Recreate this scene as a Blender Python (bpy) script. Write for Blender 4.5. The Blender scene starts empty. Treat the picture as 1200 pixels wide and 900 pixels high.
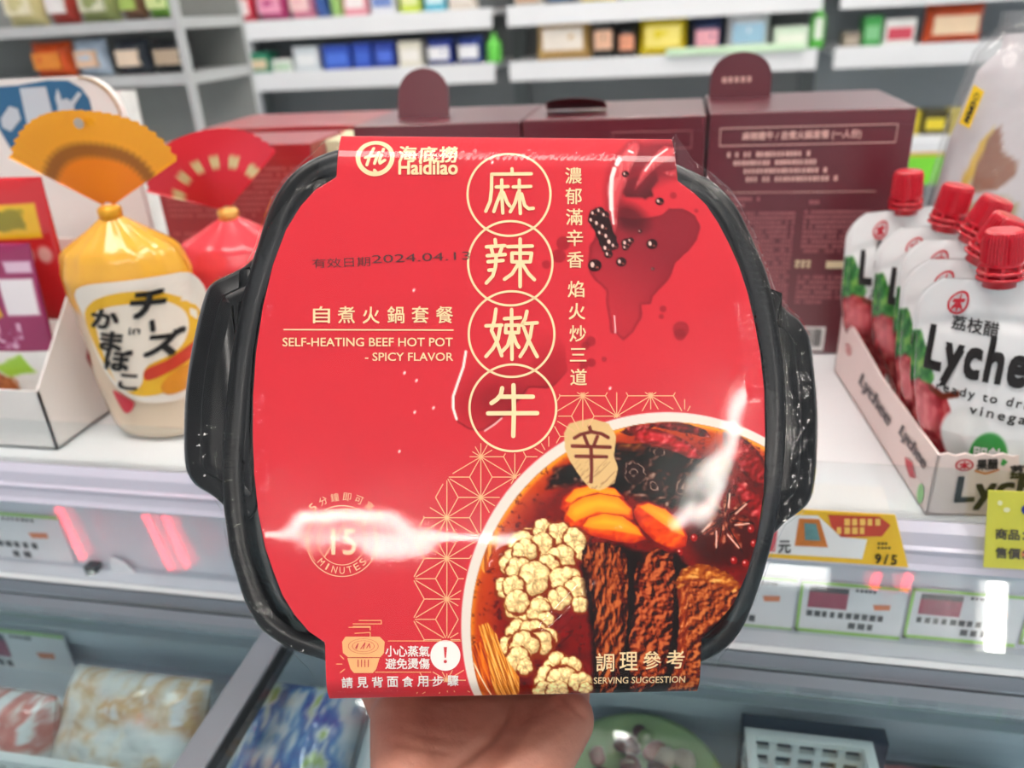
import bpy, bmesh, math, random
import numpy as np
from mathutils import Vector, Matrix

# ------------------------------------------------------------------ camera
FPX = 920.0
ZD = 1.10                                  # height of the freezer's top deck
CAM = Vector((0.0, 0.0, ZD + 0.27))
PITCH, YAW, ROLL = math.radians(25.5), math.radians(12.4), math.radians(3.3)
Fw = Vector((-math.sin(YAW) * math.cos(PITCH), math.cos(YAW) * math.cos(PITCH), -math.sin(PITCH)))
R0 = Vector((math.cos(YAW), math.sin(YAW), 0.0))
U0 = R0.cross(Fw)
CR = R0 * math.cos(ROLL) - U0 * math.sin(ROLL)
CU = U0 * math.cos(ROLL) + R0 * math.sin(ROLL)
SC = bpy.context.scene
COL = SC.collection
cam = bpy.data.cameras.new('camera')
cam.sensor_width = 36.0
cam.lens = FPX / 1200 * 36
cam.clip_start = 0.01
cam.dof.use_dof = True
cam.dof.focus_distance = 0.300
cam.dof.aperture_fstop = 8.0
camo = bpy.data.objects.new('camera', cam)
COL.objects.link(camo)
camo.matrix_world = Matrix(((CR.x, CU.x, -Fw.x, CAM.x), (CR.y, CU.y, -Fw.y, CAM.y), (CR.z, CU.z, -Fw.z, CAM.z), (0, 0, 0, 1)))
SC.camera = camo

# ------------------------------------------------------------------ world, exposure
SC.view_settings.view_transform = 'Standard'
SC.view_settings.look = 'None'
SC.view_settings.gamma = 1.0
SC.view_settings.use_curve_mapping = False
SC.view_settings.exposure = 0.36
world = bpy.data.worlds.new('store_air')
SC.world = world
world.use_nodes = True
bg = world.node_tree.nodes['Background']
bg.inputs[0].default_value = (0.93, 0.96, 1.0, 1)
bg.inputs[1].default_value = 0.50
TUBE_POWER = 42.0                          # emission of the ceiling tubes
CEIL = 2.75
SC.cycles.use_denoising = True
SC.cycles.max_bounces = 8
SC.cycles.transparent_max_bounces = 12

random.seed(7)
RNG = np.random.default_rng(3)

# ------------------------------------------------------------------ pixel helpers (to find where things stand)
def ray(x, y):
    return (Fw + CR * ((x - 600) / FPX) + CU * ((450 - y) / FPX)).normalized()
def at_z(x, y, z):
    d = ray(x, y); return CAM + d * ((z - CAM.z) / d.z)
def at_Y(x, y, Y):
    d = ray(x, y); return CAM + d * ((Y - CAM.y) / d.y)

# ------------------------------------------------------------------ materials
def lin(h):
    if isinstance(h, str):
        h = h.lstrip('#'); h = [int(h[i:i + 2], 16) / 255 for i in (0, 2, 4)]
    return tuple(c / 12.92 if c <= 0.04045 else ((c + 0.055) / 1.055) ** 2.4 for c in h)
MATS = {}
def mat(name, col, rough=0.5, metal=0.0, var=0.06, scale=40.0, bump=0.0, bscale=200.0, coat=0.0, attr=False,
        emit=None, sss=0.0, alpha=None, spec=0.5, glow=0.0):
    if name in MATS: return MATS[name]
    m = bpy.data.materials.new(name); m.use_nodes = True
    nt = m.node_tree; N = nt.nodes; b = N['Principled BSDF']
    b.inputs['Roughness'].default_value = rough
    b.inputs['Metallic'].default_value = metal
    b.inputs['Coat Weight'].default_value = coat
    b.inputs['Coat Roughness'].default_value = 0.03 if coat < 1 else 0.3
    b.inputs['Specular IOR Level'].default_value = spec
    if sss:
        b.inputs['Subsurface Weight'].default_value = sss
        b.inputs['Subsurface Radius'].default_value = (0.006, 0.002, 0.001)
        b.inputs['Subsurface Scale'].default_value = 1.0
    tc = N.new('ShaderNodeTexCoord')
    nz = N.new('ShaderNodeTexNoise'); nz.inputs['Scale'].default_value = scale; nz.inputs['Detail'].default_value = 4
    nt.links.new(tc.outputs['Object'], nz.inputs['Vector'])
    mp = N.new('ShaderNodeMapRange')
    mp.inputs['To Min'].default_value = 1 - var; mp.inputs['To Max'].default_value = 1 + var
    nt.links.new(nz.outputs['Fac'], mp.inputs['Value'])
    mul = N.new('ShaderNodeVectorMath'); mul.operation = 'SCALE'
    nt.links.new(mp.outputs['Result'], mul.inputs['Scale'])
    if attr:
        a = N.new('ShaderNodeAttribute'); a.attribute_name = 'Col'
        nt.links.new(a.outputs['Color'], mul.inputs[0])
    else:
        mul.inputs[0].default_value = lin(col)
    nt.links.new(mul.outputs[0], b.inputs['Base Color'])
    if bump:
        n2 = N.new('ShaderNodeTexNoise'); n2.inputs['Scale'].default_value = bscale; n2.inputs['Detail'].default_value = 3
        nt.links.new(tc.outputs['Object'], n2.inputs['Vector'])
        bp = N.new('ShaderNodeBump'); bp.inputs['Strength'].default_value = bump; bp.inputs['Distance'].default_value = 0.002
        nt.links.new(n2.outputs['Fac'], bp.inputs['Height']); nt.links.new(bp.outputs['Normal'], b.inputs['Normal'])
    if emit:
        b.inputs['Emission Color'].default_value = (*lin(col), 1); b.inputs['Emission Strength'].default_value = emit
    if glow:                                   # thin coloured film: part of the light passes through
        tl = N.new('ShaderNodeBsdfTranslucent'); mx = N.new('ShaderNodeMixShader'); mx.inputs[0].default_value = glow
        nt.links.new(mul.outputs[0], tl.inputs[0]); nt.links.new(b.outputs[0], mx.inputs[1]); nt.links.new(tl.outputs[0], mx.inputs[2])
        nt.links.new(mx.outputs[0], N['Material Output'].inputs[0])
    if alpha is not None: b.inputs['Alpha'].default_value = alpha
    MATS[name] = m
    return m
def clear(name, tint='#ffffff', refl=1.0, rough=0.05, bump=0.0, bscale=60.0, haze=0.0, ior=1.45):
    """thin clear film or pane: see-through with a Fresnel gloss"""
    if name in MATS: return MATS[name]
    m = bpy.data.materials.new(name); m.use_nodes = True
    nt = m.node_tree; N = nt.nodes; N.clear()
    out = N.new('ShaderNodeOutputMaterial'); mix = N.new('ShaderNodeMixShader')
    tr = N.new('ShaderNodeBsdfTransparent'); tr.inputs[0].default_value = (*lin(tint), 1)
    gl = N.new('ShaderNodeBsdfGlossy'); gl.inputs['Roughness'].default_value = rough
    fr = N.new('ShaderNodeFresnel'); fr.inputs['IOR'].default_value = ior
    ge = N.new('ShaderNodeNewGeometry'); mr = N.new('ShaderNodeMapRange')      # same gloss from both sides of the sheet
    mr.inputs['To Min'].default_value = ior; mr.inputs['To Max'].default_value = 1 / ior
    nt.links.new(ge.outputs['Backfacing'], mr.inputs['Value']); nt.links.new(mr.outputs['Result'], fr.inputs['IOR'])
    mu = N.new('ShaderNodeMath'); mu.operation = 'MULTIPLY'; mu.inputs[1].default_value = refl; mu.use_clamp = True
    nt.links.new(fr.outputs[0], mu.inputs[0]); nt.links.new(mu.outputs[0], mix.inputs[0])
    first = tr
    if haze:
        df = N.new('ShaderNodeBsdfDiffuse'); df.inputs[0].default_value = (0.85, 0.87, 0.88, 1)
        mh = N.new('ShaderNodeMixShader'); mh.inputs[0].default_value = haze
        nt.links.new(tr.outputs[0], mh.inputs[1]); nt.links.new(df.outputs[0], mh.inputs[2]); first = mh
    nt.links.new(first.outputs[0], mix.inputs[1]); nt.links.new(gl.outputs[0], mix.inputs[2])
    if bump:
        tc = N.new('ShaderNodeTexCoord'); n2 = N.new('ShaderNodeTexNoise')
        n2.inputs['Scale'].default_value = bscale; n2.inputs['Detail'].default_value = 3
        nt.links.new(tc.outputs['Object'], n2.inputs['Vector'])
        bp = N.new('ShaderNodeBump'); bp.inputs['Strength'].default_value = bump; bp.inputs['Distance'].default_value = 0.002
        nt.links.new(n2.outputs['Fac'], bp.inputs['Height'])
        nt.links.new(bp.outputs['Normal'], gl.inputs['Normal']); nt.links.new(bp.outputs['Normal'], fr.inputs['Normal'])
    nt.links.new(mix.outputs[0], out.inputs[0])
    MATS[name] = m
    return m
def printed(name='printed_colours', rough=0.45, coat=0.0, var=0.02, glow=0.0):
    return mat(name, '#ffffff', rough, attr=True, var=var, coat=coat, glow=glow)

# ------------------------------------------------------------------ object helpers
def link(o, parent=None):
    COL.objects.link(o)
    if parent is not None: o.parent = parent
    return o
def tag(o, label, cat, group=None):
    o['label'] = label; o['category'] = cat
    if group: o['group'] = group
    return o
def thing(name, label, cat, loc=(0, 0, 0), rotz=0.0, group=None):
    o = bpy.data.objects.new(name, None); o.empty_display_size = 0.02
    link(o); o.location = loc; o.rotation_euler = (0, 0, rotz)
    return tag(o, label, cat, group)
def struct(o):
    o['kind'] = 'structure'; return o
class MB:
    """collects faces; build() links them as one mesh object"""
    def __init__(s): s.v = []; s.f = []
    def add(s, vs, fs):
        k = len(s.v); s.v += [tuple(v) for v in vs]; s.f += [tuple(i + k for i in f) for f in fs]; return s
    def box(s, x0, x1, y0, y1, z0, z1):
        vs = [(x, y, z) for z in (z0, z1) for y in (y0, y1) for x in (x0, x1)]
        return s.add(vs, [(0, 2, 3, 1), (4, 5, 7, 6), (0, 1, 5, 4), (2, 6, 7, 3), (0, 4, 6, 2), (1, 3, 7, 5)])
    def quad(s, a, b, c, d): return s.add([a, b, c, d], [(0, 1, 2, 3)])
    def tube(s, pts, r, n=8, cap=True):
        pts = [Vector(p) for p in pts]; rs = r if hasattr(r, '__len__') else [r] * len(pts)
        vs = []; fs = []
        for i, p in enumerate(pts):
            t = (pts[min(i + 1, len(pts) - 1)] - pts[max(i - 1, 0)]).normalized()
            a = t.orthogonal().normalized() if i == 0 else (a - t * a.dot(t)).normalized()
            b = t.cross(a)
            for k in range(n):
                q = 2 * math.pi * k / n; vs.append(p + (a * math.cos(q) + b * math.sin(q)) * rs[i])
        for i in range(len(pts) - 1):
            for k in range(n):
                k2 = (k + 1) % n; fs.append((i * n + k, i * n + k2, (i + 1) * n + k2, (i + 1) * n + k))
        if cap: fs += [tuple(range(n))[::-1], tuple(range((len(pts) - 1) * n, len(pts) * n))]
        return s.add(vs, fs)
    def lathe(s, prof, n=24, o=(0, 0, 0), ripple=None):
        vs = []; fs = []
        for i, (r, z) in enumerate(prof):
            for k in range(n):
                q = 2 * math.pi * k / n
                rr = r * (1 + (ripple[i] * (k % 2) if ripple else 0))
                vs.append((o[0] + rr * math.cos(q), o[1] + rr * math.sin(q), o[2] + z))
        for i in range(len(prof) - 1):
            for k in range(n):
                k2 = (k + 1) % n; fs.append((i * n + k, i * n + k2, (i + 1) * n + k2, (i + 1) * n + k))
        fs += [tuple(range(n))[::-1], tuple(range((len(prof) - 1) * n, len(prof) * n))]
        return s.add(vs, fs)
    def prism(s, poly, axis, a0, a1):
        """poly of 2D points pushed along 'x', 'y' or 'z'"""
        def P(p, a): return (a, p[0], p[1]) if axis == 'x' else ((p[0], a, p[1]) if axis == 'y' else (p[0], p[1], a))
        n = len(poly); vs = [P(p, a0) for p in poly] + [P(p, a1) for p in poly]
        fs = [tuple(range(n))[::-1], tuple(range(n, 2 * n))] + [(i, (i + 1) % n, n + (i + 1) % n, n + i) for i in range(n)]
        return s.add(vs, fs)
    def grid(s, P):
        """P: array rows x cols x 3"""
        P = np.asarray(P); r, c = P.shape[:2]
        idx = np.arange(r * c).reshape(r, c)
        fs = np.stack([idx[:-1, :-1], idx[:-1, 1:], idx[1:, 1:], idx[1:, :-1]], -1).reshape(-1, 4)
        return s.add(P.reshape(-1, 3).tolist(), fs.tolist())
    def build(s, name, m, parent=None, smooth=False, bevel=0.0, col=None):
        me = bpy.data.meshes.new(name); me.from_pydata(s.v, [], s.f)
        bm = bmesh.new(); bm.from_mesh(me); bmesh.ops.recalc_face_normals(bm, faces=bm.faces)
        if bevel:
            bmesh.ops.bevel(bm, geom=[e for e in bm.edges], offset=bevel, segments=2, affect='EDGES', profile=0.5)
        bm.to_mesh(me); bm.free()
        if col is not None:
            a = me.color_attributes.new('Col', 'FLOAT_COLOR', 'POINT')
            a.data.foreach_set('color', np.asarray(col, dtype=np.float32).ravel())
        if smooth: me.polygons.foreach_set('use_smooth', [True] * len(me.polygons))
        me.materials.append(m)
        return link(bpy.data.objects.new(name, me), parent)
def raw_grid(name, P, col, m, parent=None, smooth=True):
    """big coloured grid, quick path. P rows x cols x 3, col rows x cols x 3 in sRGB 0..1"""
    r, c = P.shape[:2]
    idx = np.arange(r * c).reshape(r, c)
    fs = np.stack([idx[:-1, :-1], idx[:-1, 1:], idx[1:, 1:], idx[1:, :-1]], -1).reshape(-1, 4)
    me = bpy.data.meshes.new(name)
    me.vertices.add(r * c); me.vertices.foreach_set('co', P.astype(np.float32).ravel())
    me.loops.add(fs.size); me.loops.foreach_set('vertex_index', fs.astype(np.int32).ravel())
    me.polygons.add(len(fs)); me.polygons.foreach_set('loop_start', np.arange(0, fs.size, 4, dtype=np.int32))
    me.update(calc_edges=True)
    if smooth: me.polygons.foreach_set('use_smooth', np.ones(len(fs), dtype=bool))
    if col is not None:
        cl = np.clip(col, 0, 1).reshape(-1, 3); cl = np.where(cl <= 0.04045, cl / 12.92, ((cl + 0.055) / 1.055) ** 2.4)
        a = me.color_attributes.new('Col', 'FLOAT_COLOR', 'POINT')
        a.data.foreach_set('color', np.concatenate([cl, np.ones((len(cl), 1))], 1).astype(np.float32).ravel())
    me.materials.append(m)
    return link(bpy.data.objects.new(name, me), parent)
def copy_tree(o, parent=None):
    c = o.copy(); COL.objects.link(c); c.parent = parent
    for ch in list(o.children): copy_tree(ch, c)
    return c

# ------------------------------------------------------------------ lettering
TXT = {}
def glyphs(body, bold=0.0, spacing=1.0):
    key = (body, bold, spacing)
    if key not in TXT:
        cu = bpy.data.curves.new('lettering', 'FONT'); cu.body = body; cu.size = 1; cu.offset = bold
        cu.resolution_u = 3; cu.space_character = spacing
        o = bpy.data.objects.new('lettering', cu); COL.objects.link(o)
        me = bpy.data.meshes.new_from_object(o.evaluated_get(bpy.context.evaluated_depsgraph_get()))
        v = np.array([x.co[:2] for x in me.vertices]).reshape(-1, 2); f = [tuple(p.vertices) for p in me.polygons]
        bpy.data.objects.remove(o); bpy.data.curves.remove(cu); bpy.data.meshes.remove(me)
        TXT[key] = (v, f)
    return TXT[key]
def fit_text(mb, body, box, place, bold=0.0, spacing=1.0, slant=0.0, rot=0.0):
    """letters fitted into box (x0, y0, x1, y1), y down; place(x, y) gives the 3D point; bold widens each stroke by re-striking it"""
    v, f = glyphs(body, 0.0, spacing)
    lo, hi = v.min(0), v.max(0); x0, y0, x1, y1 = box
    t = (v - lo) / np.maximum(hi - lo, 1e-6)
    k = bold * (y1 - y0)
    cx, cy = (x0 + x1) / 2, (y0 + y1) / 2; ex_, ey_ = (x1 - x0) * .05, (y1 - y0) * .05
    p_ = Vector(place(cx, cy)); nrm = (Vector(place(cx + ex_, cy)) - p_).cross(Vector(place(cx, cy - ey_)) - p_).normalized()
    for q, (ox, oy) in enumerate([(0, 0)] if bold <= 0 else [(-k, -k), (k, -k), (k, k), (-k, k), (0, 0)]):
        X = x0 + t[:, 0] * (x1 - x0) + slant * (y1 - y0) * t[:, 1] + ox; Y = y1 + t[:, 1] * (y0 - y1) + oy
        if rot:
            cx, cy = (x0 + x1) / 2, (y0 + y1) / 2; a = math.radians(rot)
            X, Y = cx + (X - cx) * math.cos(a) - (Y - cy) * math.sin(a), cy + (X - cx) * math.sin(a) + (Y - cy) * math.cos(a)
        mb.add([Vector(place(a, b)) + nrm * (q * 3.5e-5) for a, b in zip(X, Y)], f)
def stroke(mb, pts, w, place, n=6):
    """round-ended flat stroke through 2D points: one outline per piece, each a hair above the last"""
    pts = [np.array(p, float) for p in pts]; o = pts[0]
    p_ = Vector(place(*o)); nrm = (Vector(place(o[0] + w * .2, o[1])) - p_).cross(Vector(place(o[0], o[1] - w * .2)) - p_).normalized()
    for q, (a, b) in enumerate(zip(pts[:-1], pts[1:])):
        d = b - a; L = np.linalg.norm(d)
        if L < 1e-9: continue
        t = math.atan2(d[1], d[0]); out = [b + w / 2 * np.array([math.cos(t + g), math.sin(t + g)]) for g in np.linspace(-math.pi / 2, math.pi / 2, 6)] + [a + w / 2 * np.array([math.cos(t + g), math.sin(t + g)]) for g in np.linspace(math.pi / 2, 1.5 * math.pi, 6)]
        mb.add([Vector(place(*c)) + nrm * (2e-5 * ((q + len(mb.f)) % 14)) for c in out], [tuple(range(12))])
def ring(mb, cx, cy, r0, r1, place, n=64, a0=0.0, a1=2 * math.pi):
    vs = []; fs = []
    for k in range(n + 1):
        a = a0 + (a1 - a0) * k / n
        vs += [place(cx + r0 * math.cos(a), cy + r0 * math.sin(a)), place(cx + r1 * math.cos(a), cy + r1 * math.sin(a))]
    for k in range(n): fs.append((2 * k, 2 * k + 1, 2 * k + 3, 2 * k + 2))
    mb.add(vs, fs)
def disc(mb, cx, cy, rx, ry, place, n=32):
    mb.add([place(cx + rx * math.cos(2 * math.pi * k / n), cy + ry * math.sin(2 * math.pi * k / n)) for k in range(n)], [tuple(range(n))])
def polyf(mb, pts, place): mb.add([place(*p) for p in pts], [tuple(range(len(pts)))])
def text_bars(mb, x0, y0, x1, y1, rows, place, fill=0.72, ch=None, center=False):
    """rows of print too fine to read: little blocks"""
    rh = (y1 - y0) / rows; ch = ch or rh
    for r in range(rows):
        w = (x1 - x0) * (1 if r < rows - 1 else random.uniform(.4, .9))
        if center: w = (x1 - x0) * random.uniform(.75, 1)
        a = x0 + ((x1 - x0) - w) / 2 if center else x0
        x = a
        while x < a + w - ch * .5:
            if random.random() > .1:
                c = ch * random.uniform(.55, .8)
                polyf(mb, [(x, y0 + r * rh), (x + c, y0 + r * rh), (x + c, y0 + (r + fill) * rh), (x, y0 + (r + fill) * rh)], place)
            x += ch

# ------------------------------------------------------------------ numpy painter for printed pictures
def vnoise(x, y, seed=0):
    xi = np.floor(x).astype(np.int64); yi = np.floor(y).astype(np.int64); xf = x - xi; yf = y - yi
    def h(a, b):
        n = (a * 374761393 + b * 668265263 + seed * 1274126177) & 0x7fffffff
        n = ((n ^ (n >> 13)) * 1274126177) & 0x7fffffff
        return ((n ^ (n >> 16)) & 0xffff) / 65535.0
    u = xf * xf * (3 - 2 * xf); v = yf * yf * (3 - 2 * yf)
    return (h(xi, yi) * (1 - u) + h(xi + 1, yi) * u) * (1 - v) + (h(xi, yi + 1) * (1 - u) + h(xi + 1, yi + 1) * u) * v
def fbm(x, y, o=4, seed=0):
    s = 0; a = .5; t = 0
    for i in range(o):
        s = s + a * vnoise(x * 2 ** i, y * 2 ** i, seed + i); t += a; a *= .55
    return s / t
def rgb(h):
    h = h.lstrip('#'); return np.array([int(h[i:i + 2], 16) / 255 for i in (0, 2, 4)])
class Paint:
    def __init__(s, X, Y, base):
        s.X = X; s.Y = Y; s.C = np.zeros(X.shape + (3,)) + rgb(base)
    def put(s, m, c):
        c = rgb(c) if isinstance(c, str) else c
        s.C = s.C * (1 - m[..., None]) + c * m[..., None]
    def ell(s, cx, cy, rx, ry, rot=0.0, soft=1.5):
        a = math.radians(rot); dx = s.X - cx; dy = s.Y - cy
        u = (dx * math.cos(a) + dy * math.sin(a)) / rx; v = (-dx * math.sin(a) + dy * math.cos(a)) / ry
        d = np.sqrt(u * u + v * v)
        return np.clip((1 - d) * min(rx, ry) / soft + .5, 0, 1)
    def sd(s, pts, wob=0.0, wsc=8.0, seed=1):
        """signed distance to polygon, positive inside"""
        X, Y = s.X, s.Y
        if wob:
            X = X + (fbm(s.X / wsc, s.Y / wsc, 3, seed) - .5) * 2 * wob; Y = Y + (fbm(s.X / wsc, s.Y / wsc, 3, seed + 9) - .5) * 2 * wob
        p = np.array(pts, float); lo = p.min(0) - 12 - wob; hi = p.max(0) + 12 + wob
        out = np.full(X.shape, -99.0); sel = (X > lo[0]) & (X < hi[0]) & (Y > lo[1]) & (Y < hi[1])
        x = X[sel]; y = Y[sel]; d = np.full(x.shape, 1e9); ins = np.zeros(x.shape, bool)
        for a, b in zip(p, np.roll(p, -1, 0)):
            e = b - a; t = np.clip(((x - a[0]) * e[0] + (y - a[1]) * e[1]) / (e @ e + 1e-9), 0, 1)
            d = np.minimum(d, np.hypot(x - a[0] - t * e[0], y - a[1] - t * e[1]))
            c = ((a[1] > y) != (b[1] > y)) & (x < (b[0] - a[0]) * (y - a[1]) / (b[1] - a[1] + 1e-12) + a[0])
            ins ^= c
        out[sel] = np.where(ins, d, -d); return out
    def poly(s, pts, soft=1.5, **k): return np.clip(s.sd(pts, **k) / soft + .5, 0, 1)
    def line(s, pts, w, soft=1.0):
        m = np.zeros(s.X.shape)
        for a, b in zip(pts[:-1], pts[1:]):
            a = np.array(a, float); b = np.array(b, float); e = b - a
            t = np.clip(((s.X - a[0]) * e[0] + (s.Y - a[1]) * e[1]) / (e @ e + 1e-9), 0, 1)
            d = np.hypot(s.X - a[0] - t * e[0], s.Y - a[1] - t * e[1]); m = np.maximum(m, np.clip((w / 2 - d) / soft + .5, 0, 1))
        return m
    def emboss(s, fn, e=1.2): return fn(s.X - e, s.Y - e) - fn(s.X + e, s.Y + e)
def spline(pts, n, closed=True):
    """Catmull-Rom through 2D points, n samples evenly spaced"""
    p = np.array(pts, float); m = len(p); out = []
    for i in range(m if closed else m - 1):
        a, b, c, d = (p[(i + k) % m] if closed else p[min(max(i + k, 0), m - 1)] for k in (-1, 0, 1, 2))
        for t in np.linspace(0, 1, 12, endpoint=False):
            out.append(.5 * ((2 * b) + (c - a) * t + (2 * a - 5 * b + 4 * c - d) * t * t + (3 * b - a - 3 * c + d) * t ** 3))
    out.append(out[0] if closed else p[-1])
    q = np.array(out); L = np.r_[0, np.cumsum(np.linalg.norm(np.diff(q, axis=0), axis=1))]
    t = np.linspace(0, L[-1], n + 1)[:n] if closed else np.linspace(0, L[-1], n)
    return np.stack([np.interp(t, L, q[:, 0]), np.interp(t, L, q[:, 1])], 1)

# ================================================================== the room
def slab(name, m, *b):
    return struct(MB().box(*b).build(name, m))
M_WALL = mat('wall_paint', '#cfd3d6', 0.7, var=0.03, scale=3)
slab('floor', mat('floor_tile', '#b9bcbf', 0.35, var=0.05, scale=6), -4.5, 4.5, -4.5, 4.5, -0.05, 0)
slab('ceiling', mat('ceiling_paint', '#e9ebec', 0.8, var=0.02), -4.5, 4.5, -4.5, 4.5, CEIL, CEIL + 0.05)
slab('wall_back', M_WALL, -4.5, 4.5, 4.3, 4.36, 0, CEIL)

# ------------------------------------------------------------------ frame of the held package (a plane leaning back 34 degrees)
PT = math.radians(8.4)
EZ = (-Fw * math.cos(PT) + CU * math.sin(PT)).normalized()
EY = (CU * math.cos(PT) + Fw * math.sin(PT)).normalized()
EX = CR.copy()
_d = ray(600, 480); PC = CAM + _d * (0.30 / _d.dot(Fw))
_d = ray(600, 820); PO = CAM + _d * ((PC - CAM).dot(EZ) / _d.dot(EZ))       # bottom edge of the sleeve
def pot_L(x, y, z=0.0):
    d = ray(x, y); p = CAM + d * ((PO + EZ * z - CAM).dot(EZ) / d.dot(EZ)) - PO
    return (p.dot(EX), p.dot(EY), z)
def bounce(p, d, n, zc):
    r = d - n * (2 * d.dot(n)); return p + r * ((zc - p.z) / r.z)

# ------------------------------------------------------------------ ceiling tubes
M_TUBE = mat('lit_tube', '#fff7ee', 0.4, var=0.0, emit=TUBE_POWER)
M_FIX = mat('white_enamel', '#e6e8e8', 0.35, var=0.02)
def ceiling_tube(a, b, label, group=None, m=M_TUBE, r=0.019, name='ceiling_light_offscreen', house=0.05):
    a = Vector(a); b = Vector(b); c = (a + b) / 2; d = b - a
    t = thing(name, label, 'light', (c.x, c.y, CEIL), math.atan2(d.y, d.x), group)
    h = d.length / 2; zt = c.z - CEIL
    MB().prism([(-house, -0.001), (house, -0.001), (house * .6, -0.03), (-house * .6, -0.03)], 'x', -h - .03, h + .03).build('housing', M_FIX, t)
    MB().tube([(-h, 0, zt), (h, 0, zt)], r, 12).build('tube_offscreen', m, t, True)
    for s in (-1, 1):
        MB().box(s * h - .012, s * h + .012, -.022, .022, zt - .022, -.02).build('socket', M_FIX, t)
    return t
ZT = CEIL - 0.065
def on_pot(x, y):
    d = ray(x, y); return CAM + d * ((PO - CAM).dot(EZ) / d.dot(EZ)), d
p0, d0 = on_pot(228, 618); p1, d1 = on_pot(622, 634)
ceiling_tube(bounce(p0, d0, EZ, ZT), bounce(p1, d1, EZ, ZT), 'ceiling tube light running crosswise behind the shopper')
p0, d0 = on_pot(897, 438); p1, d1 = on_pot(795, 610)
ceiling_tube(bounce(p0, d0, EZ, ZT), bounce(p1, d1, EZ, ZT), 'ceiling tube light running lengthwise behind the shopper')
t = thing('ceiling_panel_light_offscreen', 'wide flat ceiling panel light straight above the shopper', 'light', (-.30, .12, CEIL))
MB().box(-.75, .75, -.17, .17, -.03, -.001).build('housing', M_FIX, t)
MB().box(-.72, .72, -.14, .14, -.036, -.0295).build('diffuser_offscreen', mat('lit_panel', '#fff9f2', .5, var=0.0, emit=11.0), t)
ceiling_tube((.80, -.35, ZT), (.80, .85, ZT), 'ceiling tube light running lengthwise above the lychee pouches')
for X in (-1.9, -0.95, -0.1, 0.8, 1.7):  # unseen row of tubes, added to brighten the far shelves
    ceiling_tube((X, 1.7, ZT), (X, 2.9, ZT), 'added unseen ceiling tube light in the row above the far aisle', 'added tube lights in the row above the far aisle')

# ------------------------------------------------------------------ chest freezer with a white top deck
M_DECK = mat('deck_laminate', '#eceef0', 0.35, var=0.02, scale=8)
M_CAB = mat('freezer_cabinet', '#d9dee4', 0.4, var=0.03)
M_ALU = mat('brushed_aluminium', '#a9b0b8', 0.35, 0.6, var=0.05, scale=30)
M_ALUD = mat('dull_grey_profile', '#8b9199', 0.45, 0.3, var=0.04)
M_GAP = mat('dark_rubber_seal', '#3a3e43', 0.7)
M_LINER = mat('freezer_liner', '#d6e1e9', 0.4, var=0.03)
M_PLAST = mat('price_rail_plastic', '#c9c8d8', 0.18, var=0.04, scale=12, coat=.4)
M_GLASS = clear('clear_glass', '#f4faf9', 1.3, 0.02)
X0, X1 = -1.5, 1.7
fr = thing('chest_freezer', 'white chest freezer with glass lid and a raised white deck of goods', 'freezer', (0, 0.45, 0))
ZW = at_Y(1030, 826, .3585).z + .002 - .105      # floor of the shallow well
yo = -0.45                                        # local y = world Y - 0.45
def fbox(name, m, Y0, Y1, z0, z1, x0=X0, x1=X1, bevel=0.0):
    return MB().box(x0, x1, Y0 + yo, Y1 + yo, z0, z1).build(name, m, fr, bevel=bevel)
fbox('deck', M_DECK, .400, 1.02, ZD - .022, ZD, bevel=.002)
fbox('plinth', M_CAB, .425, 1.0, .0, ZD - .023)
fbox('cabinet_front', M_CAB, -.02, .03, .0, ZD - .13)
fbox('cabinet_floor', M_LINER, .03, .425, ZD - .27, ZW)
fbox('liner_back', M_LINER, .415, .4245, ZW, ZD - .10)
for s in (X0, X1 - .04): fbox('cabinet_side', M_CAB, .03, .425, 0, ZD - .115, s, s + .04)
def zx(y, Y): return at_Y(1030, y, Y).z
def strip(name, m, pts, thick=None):
    """profile of (Y, z) points pulled along the freezer"""
    return MB().prism([(Y + yo, z) for Y, z in pts], 'x', X0, X1).build(name, m, fr)
# deck price rail with its moulded ribs
zr = zx(660, .39)
strip('price_rail', M_PLAST, [(.4, ZD - .001), (.396, ZD + .001), (.392, ZD - .004), (.3905, ZD - .012), (.3885, ZD - .0135), (.3890, ZD - .017), (.388, zr + .003), (.386, zr), (.40, zr)])
strip('fence', clear('clear_acrylic', '#fbfdfd', 1.5, 0.03), [(.3985, ZD), (.4, ZD), (.4, ZD + .034), (.3985, ZD + .034)])
# sloping clear pane over the lower price cards
PA = Vector((0, .3875, zr - .001)); PB = Vector((0, .352, zx(752, .352)))
pn = Vector((0, -(PA.z - PB.z), (PA.y - PB.y))).normalized()
strip('sloping_pane', clear('pane_glass', '#f5f8fa', 1.1, 0.02), [(PA.y, PA.z), (PB.y, PB.z), (PB.y + .001, PB.z - .001), (PA.y + .001, PA.z - .001)])
strip('card_backing', mat('pale_backing', '#dfe4ea', .5), [(.3995, zr), (.3995, zx(748, .3985)), (.43, zx(748, .3985)), (.43, zr)])
strip('lower_rail', mat('rail_grey', '#c4cad1', .35, .2), [(.3985, zx(746, .3985)), (.385, zx(768, .385)), (.385, zx(768, .385) - .02), (.41, zx(768, .385) - .02), (.41, zx(746, .3985))])
strip('white_bead', mat('bead_white', '#f1f3f4', .3), [(.3849, zx(769, .3849)), (.378, zx(769.5, .378)), (.377, zx(777, .377)), (.39, zx(778, .39))])
strip('lower_profile', M_ALU, [(.386, zx(778, .386)), (.3775, zx(779, .3775)), (.377, zx(795, .377)), (.395, zx(796, .395))])
strip('lid_gap', M_GAP, [(.392, zx(793, .392)), (.392, zx(806, .392)), (.41, zx(806, .392)), (.41, zx(793, .392))])
ZL = zx(803, .372)
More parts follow.
